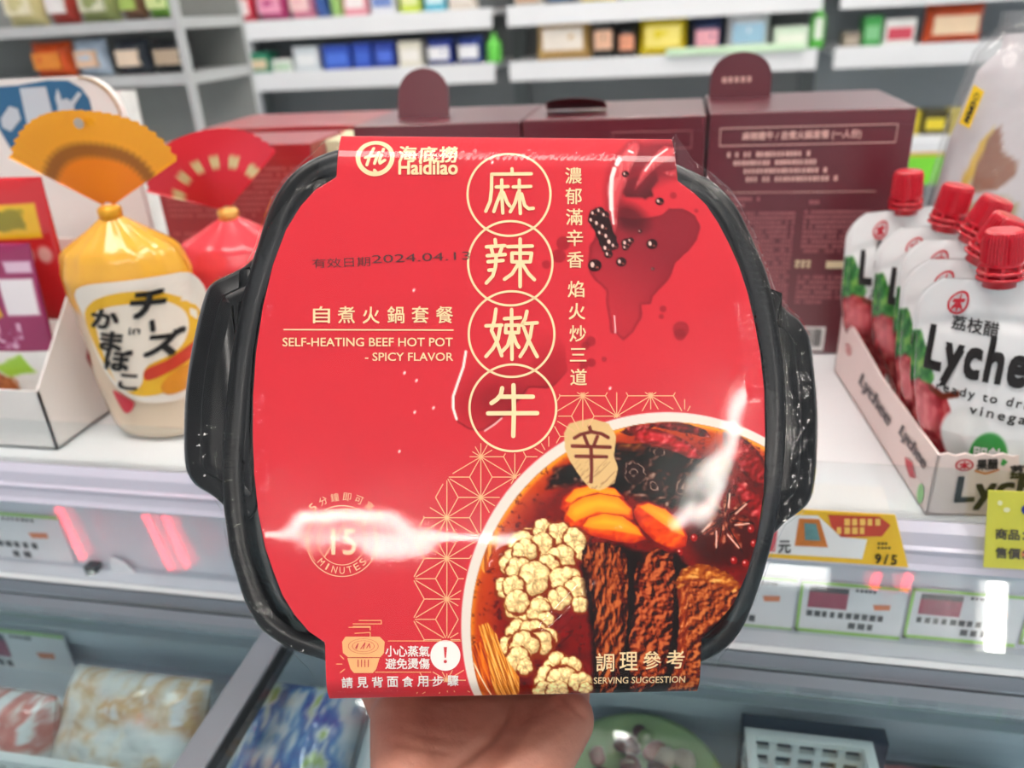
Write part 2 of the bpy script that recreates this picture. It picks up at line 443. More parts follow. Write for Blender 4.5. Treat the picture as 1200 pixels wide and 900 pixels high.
strip('lid_frame', M_ALUD, [(.374, ZL), (.3600, ZL), (.3585, ZL - .001), (.3585, zx(825, .3585)), (.374, zx(825, .3585))])
ZG = zx(826, .3585) + .002
MB().box(X0, X1, -.02 + yo, .36 + yo, ZG, ZG + .004).build('lid_glass', clear('lid_glass_clear', '#eef5f6', 1.6, 0.02), fr)
strip('liner_ledge', M_LINER, [(.415, zx(842, .405)), (.402, zx(842, .402)), (.402, zx(862, .402)), (.415, zx(862, .402))])
# crossbar of the sliding lid
a = at_z(302, 748, ZG + .006); b = at_z(338, 748, ZG + .006)
MB().box(a.x, b.x - .002, -.02 + yo, .36 + yo, ZG - .006, ZG + .007).build('lid_crossbar', M_ALUD, fr, bevel=.0015)
MB().box(b.x - .002, b.x + .003, -.02 + yo, .36 + yo, ZG - .004, ZG + .004).build('crossbar_seal', M_GAP, fr)
# red tubes over the next aisle: what the sloping pane mirrors as pink streaks
M_RED = mat('lit_red_tube', '#ff2c40', .4, var=0, emit=30.0)
for (xa, ya), (xb, yb) in (((163, 589), (203, 672)), ((187, 592), (222, 669)), ((62, 583), (100, 660)), ((1032, 664), (1022, 693)), ((1069, 664), (1059, 696))):
    e = []
    for x, y in ((xa, ya), (xb, yb)):
        d = ray(x, y); p = CAM + d * ((PA - CAM).dot(pn) / d.dot(pn)); e.append(bounce(p, d, pn, ZT))
    ceiling_tube(e[0], e[1], 'red ceiling tube light over the aisle behind the shopper', 'red tube lights', M_RED, .007, 'red_ceiling_light_offscreen', .03)

# ================================================================== the held package
pot = bpy.data.objects.new('hot_pot_package', None); link(pot)
pot.matrix_world = Matrix(((EX.x, EY.x, EZ.x, PO.x), (EX.y, EY.y, EZ.y, PO.y), (EX.z, EY.z, EZ.z, PO.z), (0, 0, 0, 1)))
tag(pot, 'black lidded hot pot tray in a red printed sleeve, held up in a hand', 'food package')
SL = [(397, 153), (394.5, 207.5), (370, 222), (352, 242), (335, 270), (320, 310), (308, 360), (300, 413), (296.7, 463), (296.3, 510), (298, 555), (303, 602), (311, 642), (321, 671), (331, 697), (345, 720), (362, 740), (381, 753), (381.5, 775), (383, 822)]
SR = [(790, 157), (794, 212), (812, 225), (827.5, 240), (842, 262), (855, 287), (866, 312), (876, 343), (885, 382), (891, 415), (895.5, 458), (896.6, 511), (894.7, 578), (887, 631), (875.5, 671), (860, 707), (842, 729), (822, 748), (821, 775), (820, 813)]
def edge(tab, y): t = np.array(tab, float); return np.interp(y, t[:, 1], t[:, 0])
FOLD = 0.0110
MR = np.array([list(r) for r in zip(EX, EY, EZ)])         # world -> local is MR.T
CAMn = np.array(CAM); POn = np.array(PO); EZn = np.array(EZ); EXn = np.array(EX); EYn = np.array(EY)
FWn = np.array(Fw); CRn = np.array(CR); CUn = np.array(CU)
def pot_arr(X, Y, z):
    """vectorised pot_L: local x, y at pixel on the plane of local height z"""
    d = FWn + CRn * ((X - 600) / FPX)[..., None] + CUn * ((450 - Y) / FPX)[..., None]
    num = (POn - CAMn) @ EZn + z
    t = num / (d @ EZn)
    p = CAMn + d * t[..., None] - POn
    return p @ EXn, p @ EYn
def fold_z(lx, ly, top, bot):
    """the card bends back gently towards the top edge, more tightly at the bottom"""
    q = np.clip(1 - (top - ly) / .016, 0, 1); p = np.clip(1 - (ly - bot) / .008, 0, 1)
    return -.0048 * q ** 2 - .0042 * p ** 2.2
def sleeve_edges_ly(s):
    """local y of the sleeve's top and bottom edge at fraction s across"""
    t = pot_arr(np.array([397., 790.]), np.array([153., 157.]), 0.0)[1]; b = pot_arr(np.array([383., 820.]), np.array([822., 813.]), 0.0)[1]
    return t[0] + (t[1] - t[0]) * s, b[0] + (b[1] - b[0]) * s
NR, NC = 540, 500
tt, ss = np.meshgrid(np.linspace(0, 1, NR), np.linspace(0, 1, NC), indexing='ij')
yL = 153 + 669 * tt; yR = 157 + 656 * tt
PX = edge(SL, yL) * (1 - ss) + edge(SR, yR) * ss; PY = yL * (1 - ss) + yR * ss
LX, LY = pot_arr(PX, PY, 0.0)
LYT, LYB = sleeve_edges_ly(ss)
LZ = fold_z(LX, LY, LYT, LYB)

# ---- printed picture on the sleeve
A = Paint(PX, PY, '#cd2c38')
def C7(*p): return [(540 + x / 3, 440 + y / 3) for x, y in p]
def C8(*p): return [(540 + x / 3, 600 + y / 3) for x, y in p]
# sauce splashes
spA = [(727, 255), (750, 257), (770, 254), (785, 245), (800, 244), (815, 252), (821, 267), (817, 282), (805, 295), (792, 307), (785, 325), (775, 337), (765, 347), (762, 357), (752, 357), (752, 372), (742, 390), (730, 400), (722, 392), (715, 391), (711, 365), (709, 340), (690, 320), (690, 290), (705, 262)]
sd = A.sd(spA, wob=1.5)
grad = np.clip((PX - 690) / 120, 0, 1) * .5 + np.clip((370 - PY) / 110, 0, 1) * .6
A.put(np.clip(sd / 2 + .5, 0, 1) * np.clip(grad + .12, 0, .85), '#7d1a28')
A.put(np.clip(sd / 2 + .5, 0, 1) * np.clip(1 - np.abs(sd - 2) / 3, 0, 1) * .5, '#7a0f1c')
A.put(A.line([(720, 370), (721, 385), (721, 390)], 1.6) * .9, '#ffd8d0')
spB = [(545, 412), (541, 437), (532, 460), (530, 480), (536, 495), (550, 504), (567, 505), (585, 492), (600, 480), (610, 467), (620, 455), (640, 455), (652, 450), (665, 435), (662, 405), (650, 385), (620, 370), (585, 375), (560, 390)]
sd = A.sd(spB, wob=1.2); m = np.clip(sd / 2 + .5, 0, 1)
g = np.exp(-(((PX - 595) / 55) ** 2 + ((PY - 472) / 32) ** 2)) + .5 * np.exp(-(((PX - 650) / 25) ** 2 + ((PY - 425) / 40) ** 2))
A.put(m * np.clip(g, 0, .85) * np.clip((PY - 380) / 40, 0, 1), '#8c0f1c')
A.put(m * np.clip((1 - np.abs(sd - 1) / 2), 0, 1) * np.clip((PY - 425) / 30, 0, 1) * .7, '#6c0a14')
A.put(A.line([(546, 412), (543, 430), (536, 450), (531, 465), (531, 478), (535, 491)], 3.0), '#fdeee2')
A.put(A.line([(568, 505), (580, 497), (588, 490)], 1.6), '#f6d8cc')
for x, y, r in [(777, 362, 4), (775, 371, 3), (798, 386, 9.5), (797, 392, 7), (789, 229, 4), (816, 247, 2.5), (692, 400, 6), (686, 405, 5), (693, 425, 5), (684, 428, 5), (708, 421, 3), (640, 310, 5), (655, 300, 8), (660, 285, 8)]:
    d_ = A.ell(x, y, r, r, soft=2)
    A.put(d_ * .55, '#7d0f1c')
for x, y in [(474, 437), (488, 446), (508, 478), (486, 483), (485, 340), (468, 529), (577, 190), (715, 455)]:
    A.put(A.ell(x, y, 1.2, 2.2, 30, 1), '#fbe6dc')
# dark pool under chillies, chillies, peppercorns
A.put(A.poly([(727, 222), (735, 212), (752, 205), (770, 200), (771, 212), (764, 222), (766, 230), (757, 234), (748, 231), (735, 232)], 3, wob=2) * .85, '#3a1016')
A.put(A.ell(738, 255, 22, 14, 30, 12) * .7, '#3c0c14')
A.put(A.poly([(742, 166), (775, 158), (800, 160), (796, 203), (770, 214), (748, 228), (726, 224), (734, 195)], 16) * .8, '#741c28')
def chilli(p, hi, base='#d0474e', dark='#741420'):
    sd = A.sd(p); A.put(np.clip((sd + 7) / 9, 0, 1) * (sd < 1) * .55, '#7a1420'); m = np.clip(sd / 1.2 + .5, 0, 1)
    A.put(m, base); A.put(m * np.clip(1 - sd / 4, 0, 1) * .6, dark)
    e = A.emboss(lambda x, y: fbm(x / 5, y / 9, 2, 3), 1.2); A.put(m * np.clip(e * 2.5, 0, .4), '#e88a86')
    for l, w in hi: A.put(A.line(l, w, 1.5) * m * .95, '#ffece6')
chilli([(747, 160), (738, 164), (725, 182), (715, 200), (711, 220), (712, 247), (717, 267), (720, 274), (723, 265), (724, 245), (731, 222), (740, 197), (750, 174), (751, 164)], [([(720, 198), (717, 208), (716, 225), (716.5, 245)], 5), ([(717, 245), (719, 262)], 2.5), ([(726, 186), (723, 192)], 5.5), ([(738, 175), (742, 177)], 3)])
chilli([(793, 170), (780, 167), (765, 182), (750, 202), (744, 222), (753, 212), (770, 195), (791, 181)], [([(783, 172), (768, 184), (756, 200)], 2)])
chilli([(776, 202), (793, 198), (793.5, 207), (784, 206)], [])
A.put(A.poly([(690, 252), (698, 243), (709, 245), (715, 262), (722, 278), (720, 292), (710, 300), (703, 285), (694, 268)], 2, wob=3), '#230a0d')
for x, y, r in [(696, 250, 5), (703, 247, 5), (709, 252, 5), (694, 258, 5), (701, 262, 6), (708, 266, 6), (704, 273, 5), (712, 277, 6), (716, 284, 7), (711, 291, 6), (720, 288, 5), (713, 298, 5), (734, 285, 6), (739, 282, 4), (697, 311, 8), (728, 307, 6), (764, 286, 6.5), (773, 236, 5), (733, 290, 4), (750, 271, 2.5), (765, 315, 2), (733, 204, 4)]:
    A.put(A.ell(x, y, r, r * .9), '#2a0c10'); A.put(A.ell(x - r * .35, y - r * .1, r * .28, r * .4, soft=1), '#e9c3b4')
    A.put(A.ell(x + r * .35, y + r * .3, r * .25, r * .18, soft=1) * .7, '#b5604c')
# the bowl
rim = A.ell(782, 733, 241.5, 250, soft=1.5); ins = A.ell(785, 737, 233, 242, soft=2)
A.put(rim, '#e6ddd0')
sdr = (1 - np.sqrt(((PX - 785) / 233) ** 2 + ((PY - 737) / 242) ** 2)) * 235
n1 = fbm(PX / 14, PY / 14, 4, 5); n2 = fbm(PX / 5, PY / 5, 3, 8)
soup = rgb('#7a2012')[None, None] * (0.75 + .5 * n1[..., None])
A.put(ins, soup)
A.put(ins * np.clip(1 - sdr / 34, 0, 1) ** .8, '#c9641c')
A.put(ins * np.clip(1 - sdr / 7, 0, 1), '#f0b04a')
A.put(ins * np.clip(1 - np.abs(PX - 570) / 40, 0, 1) * np.clip((PY - 560) / 90, 0, 1) * .6, '#b4531c')
A.put(ins * np.clip((n2 - .62) * 8, 0, 1) * .45, '#2c0906')
def slab2(p, base, soft=1.3, wob=1.0, **k):
    m = A.poly(p, soft, wob=wob, **k) * ins; A.put(m, base); return m
# dark fungus and broth at the upper middle
m = slab2(C7((300, 400), (330, 330), (420, 300), (560, 240), (700, 250), (850, 290), (940, 330), (930, 400), (860, 440), (760, 470), (640, 430), (560, 410), (420, 380)), '#2c1410', 6, 4)
em = A.emboss(lambda x, y: fbm(x / 16, y / 13, 3, 21), 1.6)
A.put(m * np.clip(em * 5 - .25, 0, 1) * .9, '#b79c8e'); A.put(m * np.clip(-em * 5, 0, 1) * .8, '#0d0505')
for cx, cy, rx, ry, ro in [(610, 340, 48, 40, 20), (680, 390, 30, 26, -20), (790, 390, 40, 34, 0), (700, 270, 40, 14, 10)]:
    x, y = 540 + cx / 3, 440 + cy / 3
    A.put(A.ell(x, y, rx / 3, ry / 3, ro, 3) * ins, '#3b211b')
    sw = np.sin(np.hypot(PX - x, PY - y) * .8 + 9 * fbm(PX / 9, PY / 9, 3, 4))
    A.put(A.ell(x, y, rx / 3, ry / 3, ro, 5) * np.clip(sw - .72, 0, 1) * 2.2 * ins, '#d8c6ba')
def glossy(p, base, dark, hi='#ffb0a6', seed=3, sc=13, amp=2.6, wob=1.0):
    sd = A.sd(p, wob=wob); m = np.clip(sd / 1.3 + .5, 0, 1) * ins
    A.put(m, base); A.put(m * np.clip(1 - sd / 6, 0, 1) * .75, dark)
    e = A.emboss(lambda x, y: fbm(x / sc, y / sc, 3, seed), 1.3)
    A.put(m * np.clip(e * amp, 0, .8), hi); A.put(m * np.clip(-e * amp, 0, .6), dark)
glossy(C7((560, 200), (640, 150), (760, 160), (860, 190), (880, 220), (780, 200), (680, 180), (600, 215)), '#7e1d22', '#3a0a0c', seed=2)
glossy(C7((610, 200), (640, 182), (700, 192), (780, 222), (830, 258), (850, 292), (800, 290), (720, 250), (640, 235), (612, 222)), '#b02430', '#5a0c14', seed=4)
glossy(C7((545, 240), (640, 238), (660, 250), (640, 270), (550, 262)), '#7c4a28', '#3d1f10', '#c69a66', 6)
glossy(C7((870, 300), (950, 290), (955, 350), (890, 360)), '#8a6232', '#46280f', '#d9b978', 7)
glossy(C7((920, 200), (970, 200), (1040, 260), (1090, 330), (1090, 420), (1030, 380), (960, 310), (925, 250)), '#8f2028', '#46090e', seed=9)
glossy(C7((950, 365), (990, 365), (1060, 430), (1090, 500), (1040, 515), (980, 450)), '#98232c', '#4a0b10', seed=11)
A.put(A.ell(540 + 930 / 3, 440 + 580 / 3, 44, 32, 0, 12) * ins * .8, '#4c120e')
for x, y in [(1020, 540), (1030, 590), (1000, 660), (960, 650), (820, 570), (770, 620)]:
    A.put(A.ell(540 + x / 3, 440 + y / 3, 4, 4.5) * ins, '#9c2226'); A.put(A.ell(539 + x / 3, 439 + y / 3, 1.2, 1.2) * ins, '#ffc4b8')
# star anise
cx, cy = 540 + 925 / 3, 440 + 505 / 3
for x, y in [(825, 470), (873, 422), (945, 400), (1030, 520), (990, 622), (897, 622), (838, 560), (1015, 440)]:
    ex_, ey_ = 540 + x / 3, 440 + y / 3; dx, dy = ex_ - cx, ey_ - cy; L = math.hypot(dx, dy); nx, ny = -dy / L, dx / L
    mx, my = cx + dx * .62, cy + dy * .62; w = 8.5 if y > 440 else 5
    glossy([(cx, cy), (mx + nx * w, my + ny * w), (ex_, ey_), (mx - nx * w, my - ny * w)], '#a04a34', '#3a120c', '#e8ae94', 13, 6, 2, .3)
    A.put(A.line([(cx + dx * .25, cy + dy * .25), (ex_, ey_)], 1.3) * ins, '#1f0705')
    A.put(A.line([(cx + dx * .4 + nx * w * .6, cy + dy * .4 + ny * w * .6), (cx + dx * .85 + nx, cy + dy * .85 + ny)], 1.8) * ins * .9, '#f2cdbd')
# carrots
def carrot(p, top):
    glossy(C7(*p), '#dd5d18', '#9c300c', '#fba24a', 17, 14, 2, .5)
    sd = A.sd(C7(*top), wob=.5); m = np.clip(sd / 1.5 + .5, 0, 1) * ins
    A.put(m, '#f5942a'); A.put(m * np.clip(sd / 10, 0, .9), '#fdb846')
carrot([(350, 470), (360, 430), (400, 395), (470, 382), (540, 395), (575, 430), (560, 470), (400, 500)], [(365, 440), (400, 400), (470, 386), (540, 398), (565, 425), (470, 420), (390, 450)])
carrot([(362, 510), (372, 465), (410, 430), (480, 412), (560, 425), (602, 465), (606, 505), (520, 540), (380, 540)], [(372, 490), (385, 455), (430, 428), (490, 416), (555, 428), (600, 470), (590, 490), (480, 480), (400, 515)])
carrot([(420, 540), (440, 500), (500, 482), (570, 492), (625, 530), (650, 575), (600, 590), (530, 580), (460, 562)], [(428, 530), (450, 500), (505, 485), (570, 496), (620, 532), (640, 565), (540, 545), (470, 540)])
carrot([(608, 480), (620, 452), (660, 446), (720, 468), (770, 510), (797, 565), (790, 600), (740, 612), (680, 580), (630, 530)], [(625, 460), (660, 450), (720, 472), (768, 515), (788, 565), (740, 545), (680, 500)])
# cauliflower
def florets(lst, C):
    rn = random.Random(len(lst) * 7 + 1)
    wx = (fbm(PX / 4, PY / 4, 2, 31) - .5) * 3; wy = (fbm(PX / 4, PY / 4, 2, 37) - .5) * 3; tex = fbm(PX / 2.2, PY / 2.2, 2, 33)
    for cx, cy, r in sorted(lst, key=lambda q: q[1]):
        (x0_, y0_), = C((cx, cy)); R_ = r / 3
        A.put(np.clip((1 - np.hypot(PX + wx - x0_ - .8, PY + wy - y0_ - 1.4) / (R_ * 1.15)) * R_ / 1.5 + .5, 0, 1) * ins, '#8a4416')
        kn = [(x0_, y0_, R_ * .8)] + [(x0_ + R_ * .55 * math.cos(a_), y0_ + R_ * .55 * math.sin(a_), R_ * rn.uniform(.38, .55)) for a_ in [rn.uniform(0, .8) + k * 6.283 / 7 for k in range(7)]]
        for x, y, r2 in sorted(kn, key=lambda q: -q[2]):
            d = np.hypot(PX + wx * .6 - x, PY + wy * .6 - y) / r2; m = np.clip((1 - d) * r2 / 1.2 + .5, 0, 1) * ins
            sh = np.clip(1.06 - .20 * d ** 2.5 - .08 * ((PY - y0_) / R_) - .06 * ((PX - x0_) / R_) + (tex - .5) * .25, .45, 1.12)[..., None]
            A.put(m, np.clip(rgb('#f0d6a4') * sh ** 1.6 + rgb('#7a3408') * (1.12 - sh) * .4, 0, 1))
florets([(250, 570, 40), (230, 600, 60), (190, 650, 50), (170, 740, 45), (200, 810, 48), (240, 850, 30)], lambda *p: [(x - 1.5, y + 1.5) for x, y in C7(*p)])
florets([(290, 540, 38), (345, 555, 42), (400, 575, 42), (425, 620, 28), (285, 600, 45), (225, 620, 45), (350, 645, 50), (205, 685, 48), (260, 715, 58), (305, 670, 42), (185, 740, 38), (370, 725, 58), (410, 755, 48), (345, 785, 42), (200, 795, 42), (420, 805, 30)], C7)
florets([(275, 350, 42), (280, 325, 30), (300, 375, 28)], C8)
florets([(200, 420, 42), (250, 425, 48), (175, 470, 38), (220, 470, 52), (275, 460, 48), (200, 515, 42), (310, 440, 32), (225, 545, 28)], C8)
florets([(340, 540, 48), (385, 545, 40), (305, 590, 48), (355, 590, 52), (290, 630, 36), (420, 600, 40), (340, 635, 40), (440, 625, 26)], C8)
# beef
A.put(A.poly(C8((425, 200), (440, 110), (560, 115), (640, 140), (760, 150), (800, 190), (850, 445), (850, 655), (470, 655), (455, 400)), 6, wob=3) * ins * .9, '#260906')
def meat(p, base, dark, hi, seed, fx, fy, amp=6):
    sd = A.sd(p, wob=2.2, wsc=5); m = np.clip(sd / 1.5 + .5, 0, 1) * ins
    A.put(m, base); A.put(m * np.clip((sd - 6) / 16, 0, .3), hi); A.put(m * np.clip(1 - sd / 8, 0, 1) * .8, dark)
    e = A.emboss(lambda x, y: fbm(x / fx + y / 40 + .6 * fbm(x / 12, y / 12, 2, seed + 5), y / fy, 4, seed), 1.3)
    A.put(m * np.clip(e * amp, 0, .85), hi); A.put(m * np.clip(-e * amp, 0, .85), dark)
meat(C8((425, 150), (440, 115), (500, 105), (560, 125), (585, 170), (588, 300), (580, 420), (565, 520), (540, 650), (495, 650), (475, 500), (468, 330), (440, 220)), '#7c3a1d', '#30100a', '#c87f54', 41, 5, 11, 5)
meat(C8((612, 215), (640, 145), (690, 125), (742, 150), (752, 205), (748, 300), (738, 450), (722, 560), (640, 650), (600, 640), (590, 450), (612, 330)), '#7e341a', '#320f08', '#cc8058', 43, 6.5, 7, 5)
meat(C8((750, 240), (800, 190), (870, 182), (940, 215), (990, 265), (965, 335), (880, 420), (850, 445), (850, 650), (725, 650), (760, 500), (770, 350)), '#843c1c', '#38130a', '#d08c5e', 47, 6, 6, 4)
meat(C8((752, 255), (775, 205), (830, 185), (890, 192), (950, 225), (990, 265), (960, 285), (880, 245), (810, 240), (770, 270)), '#c07a3a', '#7a3a14', '#f3c584', 49, 9, 6, 3)
meat(C8((765, 270), (800, 255), (800, 400), (790, 520), (765, 640), (748, 600), (768, 420)), '#c06a38', '#6a2a10', '#f3ba90', 51, 6, 12, 3)
# bamboo shoots
def shoot(p, base, dark, hi, seed, dx):
    m = A.poly(p, 1.3, wob=.8) * ins; A.put(m, base)
    e = A.emboss(lambda x, y: fbm((x - y * dx) / 2.5, y / 30, 3, seed), 1.2)
    A.put(m * np.clip(e * 4, 0, .7), hi); A.put(m * np.clip(-e * 4, 0, .6), dark)
shoot(C8((80, 70), (115, 60), (135, 70), (130, 110), (100, 160), (85, 220), (72, 200)), '#d2843c', '#8a4416', '#f0b468', 61, 0)
shoot(C8((28, 480), (70, 455), (90, 500), (110, 640), (60, 640), (45, 560)), '#c4641e', '#803408', '#e89a48', 62, .3)
shoot(C8((62, 400), (95, 388), (125, 430), (150, 500), (205, 580), (205, 660), (125, 660), (110, 600), (90, 500)), '#dc9648', '#8c4a16', '#f8cf8c', 63, .35)
A.put(A.line(C8((30, 500), (60, 560), (105, 650)), 1.6) * ins, '#f6e3c8')
# cream seal
seal = C7((362, 205), (380, 170), (420, 158), (460, 152), (520, 168), (545, 215), (540, 280), (553, 330), (540, 378), (490, 405), (455, 398), (425, 365), (388, 310), (366, 260))
m = A.poly(seal, 1.3, wob=1); A.put(m, '#dcb87c')
e = fbm((PX + PY * .9) / 1.6, (PX - PY) / 40, 3, 71); A.put(m * np.clip((e - .62) * 10, 0, .7) * np.clip((PY - 530) / 25, 0, 1) * np.clip((PX - 672) / 10, 0, 1), '#7c3a22')
for st in ([(452, 180), (458, 198), (420, 208), (400, 220)], [(458, 198), (495, 205), (518, 218)], [(435, 215), (447, 245)], [(480, 215), (468, 245)], [(392, 248), (525, 252)], [(405, 284), (512, 286)], [(458, 250), (460, 330), (458, 374)]):
    A.put(A.line(C7(*st), 4.0, 1.2), '#6d2118')

# the food photo is printed with strong contrast
fc = np.clip((A.C - .5) * 1.22 + .43, 0, 1); g_ = fc.mean(-1, keepdims=True); fc = np.clip(g_ + (fc - g_) * 1.08, 0, 1)
A.C = A.C * (1 - ins[..., None] * (1 - m[..., None])) + fc * ins[..., None] * (1 - m[..., None])
zback = -0.0715
P3 = np.stack([LX, LY, LZ], -1)
def wrap(row, top):
    out = []
    s = np.linspace(0, 1, NC)
    for z in np.linspace(-.0085, zback, 6): q = row.copy(); q[:, 2] = z; out.append(q)
    return out
# side walls of the sleeve and its back panel: one continuous strip round the tray
up = wrap(P3[0], True); dn = wrap(P3[-1], False)
rows = up[::-1] + [P3[i] for i in range(NR)] + dn
cols = [A.C[0]] * 6 + [A.C[i] for i in range(NR)] + [A.C[-1] * .0 + rgb('#b81a27')] * 6
M_SLEEVE = mat('sleeve_print', '#ffffff', 0.4, attr=True, var=0.015, scale=120, spec=.12)
sleeve = raw_grid('sleeve', np.stack(rows), np.stack(cols), M_SLEEVE, pot)
sleeve['label'] = 'red printed paper sleeve'
bk = MB()
a, b, c, d = P3[0][0], P3[0][-1], P3[-1][-1], P3[-1][0]
bk.box(min(a[0], d[0]), max(b[0], c[0]), c[1], a[1], zback - .0006, zback)
bk.build('sleeve_back', mat('plain_red_card', '#b81a27', .5), pot)
# cut edge of the card along both curved sides
for s, nm in ((0, 'sleeve_edge'), (-1, 'sleeve_edge')):
    e = P3[:, s]; E2 = np.stack([e, e - np.array([0, 0, .0006])]); MB().grid(E2[:, ::3]).build(nm, mat('card_edge', '#f0b8b4', .6), sleeve)

# ---- printing that stands as its own marks
def SP(x, y, lift=.00022):
    lx, ly, _ = pot_L(x, y); s = min(max((x - 390) / 400, 0), 1); t, b = sleeve_edges_ly(s)
    return (lx, ly, float(fold_z(lx, ly, t, b)) + lift)
GOLD = mat('pale_gold_ink', '#f3d9a6', .35, .0, var=.03)
WHITE_INK = mat('white_ink', '#f4efe8', .4, var=.02)
def mark(fn, m=GOLD, name='lettering', parent=None):
    mb = MB(); fn(mb); return mb.build(name, m, parent or sleeve)
for k, (cx, cy, r) in enumerate([(596.5, 228, 48.6), (598, 308.7, 49.4), (599.5, 391.7, 50.2), (601, 478, 50.8)]):
    mark(lambda mb: ring(mb, cx, cy, r - 1.3, r + 1.3, SP, 72), name='printed_circle')
K1 = lambda *p: [(380 + x / 4, 140 + y / 4) for x, y in p]
K4 = lambda *p: [(500 + x / 4, 340 + y / 4) for x, y in p]
big = {
 '麻': (K1, [[(880, 232), (881, 258)], [(785, 264), (785, 258), (970, 256)], [(785, 264), (784, 330), (778, 385), (757, 432)], [(806, 318), (862, 316)], [(832, 285), (832, 350), (837, 440)], [(828, 345), (808, 395), (795, 434)], [(840, 345), (858, 392), (870, 408)], [(886, 318), (968, 316)], [(914, 285), (914, 350), (919, 442)], [(908, 345), (893, 395), (872, 434)], [(925, 350), (940, 405), (958, 420), (980, 418)]], 4.0),
 '辣': (K1, [[(801, 564), (804, 590)], [(760, 598), (846, 592)], [(783, 605), (790, 630)], [(832, 603), (822, 630)], [(764, 640), (848, 634)], [(768, 668), (838, 662)], [(806, 640), (803, 690), (790, 735), (760, 768)], [(772, 708), (790, 706)], [(918, 562), (918, 785)], [(860, 598), (975, 595)], [(880, 628), (880, 668), (965, 668), (972, 628), (880, 628)], [(908, 680), (880, 725), (845, 750)], [(930, 680), (958, 725), (985, 752)]], 4.2),
 '嫩': (K4, [[(325, 90), (318, 140), (304, 190), (330, 245), (352, 308)], [(278, 168), (352, 165)], [(345, 170), (335, 230), (310, 275), (278, 312)], [(398, 92), (400, 325)], [(365, 135), (440, 130)], [(372, 165), (370, 200), (430, 200), (432, 165), (372, 165)], [(394, 210), (380, 260), (352, 290)], [(408, 215), (420, 250), (432, 268)], [(470, 100), (462, 135), (445, 165)], [(455, 158), (518, 154)], [(495, 158), (485, 220), (462, 275), (438, 312)], [(455, 175), (475, 230), (500, 280), (518, 312)]], 4.2),
 '牛': (K4, [[(354, 460), (348, 490), (330, 512), (304, 530)], [(340, 500), (498, 500)], [(288, 578), (518, 577)], [(407, 446), (409, 570), (406, 684)]], 5.2)}
for ch, (K, sts, w) in big.items():
    mark(lambda mb: [stroke(mb, K(*s), w, SP) for s in sts])
def chars(lst, size, m=GOLD, bold=.012):
    def fn(mb):
        for c, x, y in lst: fit_text(mb, c, (x - size / 2, y - size / 2 * (.8 if c == '三' else 1), x + size / 2, y + size / 2 * (.8 if c == '三' else 1)), SP, bold)
    return mark(fn, m)
chars([('濃', 672, 206), ('郁', 672, 230), ('滿', 673, 254.5), ('辛', 673.5, 279), ('香', 674, 304.5)], 19)
chars([('焰', 675, 339), ('火', 676, 365), ('炒', 677, 391), ('三', 677.5, 416), ('道', 678, 442)], 19)
chars([('自', 377, 369), ('煮', 406, 369), ('火', 435, 369.5), ('鍋', 464, 369), ('套', 492.5, 369), ('餐', 521, 369)], 19.5, bold=.012)
mark(lambda mb: stroke(mb, [(333, 386.4), (531, 387)], 1.5, SP), name='printed_rule')
mark(lambda mb: fit_text(mb, 'SELF-HEATING BEEF HOT POT', (331.5, 396, 530.5, 406), SP, .014))
mark(lambda mb: fit_text(mb, '- SPICY FLAVOR', (428, 413.5, 531, 423), SP, .014))
mark(lambda mb: [fit_text(mb, '有效日期', (366, 302, 434, 313.5), SP, 0, rot=-2.2), fit_text(mb, '2024.04.13', (436, 297, 551, 306.5), SP, 0, rot=-2.2)], mat('date_stamp_ink', '#4a1216', .6))
# brand mark
mark(lambda mb: ring(mb, 439.5, 184, 17.4, 22.8, SP, 56), name='printed_logo_ring')
def hi(mb):
    for s in ([(229, 128), (214, 165), (200, 214)], [(192, 178), (215, 172), (250, 168)], [(255, 150), (243, 185), (236, 208)], [(268, 165), (258, 195), (262, 207), (284, 192)], [(276, 134), (273, 144)], [(236, 240), (245, 250)]):
        stroke(mb, K1(*s), 3.6, SP)
mark(hi, name='printed_logo')
chars([('海', 477.5, 179.5), ('底', 501.5, 180), ('撈', 525.5, 180)], 20.5, bold=.03)
mark(lambda mb: fit_text(mb, 'Haidilao', (467.5, 188.5, 536, 204.5), SP, .035))
# round badge
def arc_text(mb, body, cx, cy, r, a0, a1, size, inside=False, bold=.0):
    n = len(body)
    for k, c in enumerate(body):
        if c == ' ': continue
        a = math.radians(a0 + (a1 - a0) * (k / max(n - 1, 1))); x = cx + r * math.cos(a); y = cy - r * math.sin(a)
        rot = 90 - math.degrees(a) if not inside else -90 - math.degrees(a)
        w = size * (.75 if c.isascii() and c != 'I' else (1 if not c.isascii() else .25))
        fit_text(mb, c, (x - w / 2, y - size / 2, x + w / 2, y + size / 2), SP, bold, rot=rot)
FAINT = mat('faint_gold_ink', '#e9b98f', .35)
mark(lambda mb: [ring(mb, 401, 634, 41, 42, SP, 64), ring(mb, 401, 634, 27.6, 28.4, SP, 48), ring(mb, 401, 634, 39, 39.6, SP, 16, -.25, .35), ring(mb, 401, 634, 39, 39.6, SP, 16, 2.5, 3.3)], FAINT, 'printed_badge')
mark(lambda mb: arc_text(mb, 'SERVE IN', 401, 634, 34.5, 132, 42, 8), FAINT)
mark(lambda mb: arc_text(mb, 'MINUTES', 401, 634, 34.5, 225, 315, 8, True), FAINT)
mark(lambda mb: arc_text(mb, '15分鐘即可享用', 401, 634, 52, 147, 36, 9.5), FAINT)
mark(lambda mb: [fit_text(mb, '15', (389, 620, 417, 650), SP, .01), stroke(mb, [(404, 614), (381, 652)], 1.2, SP)], FAINT)
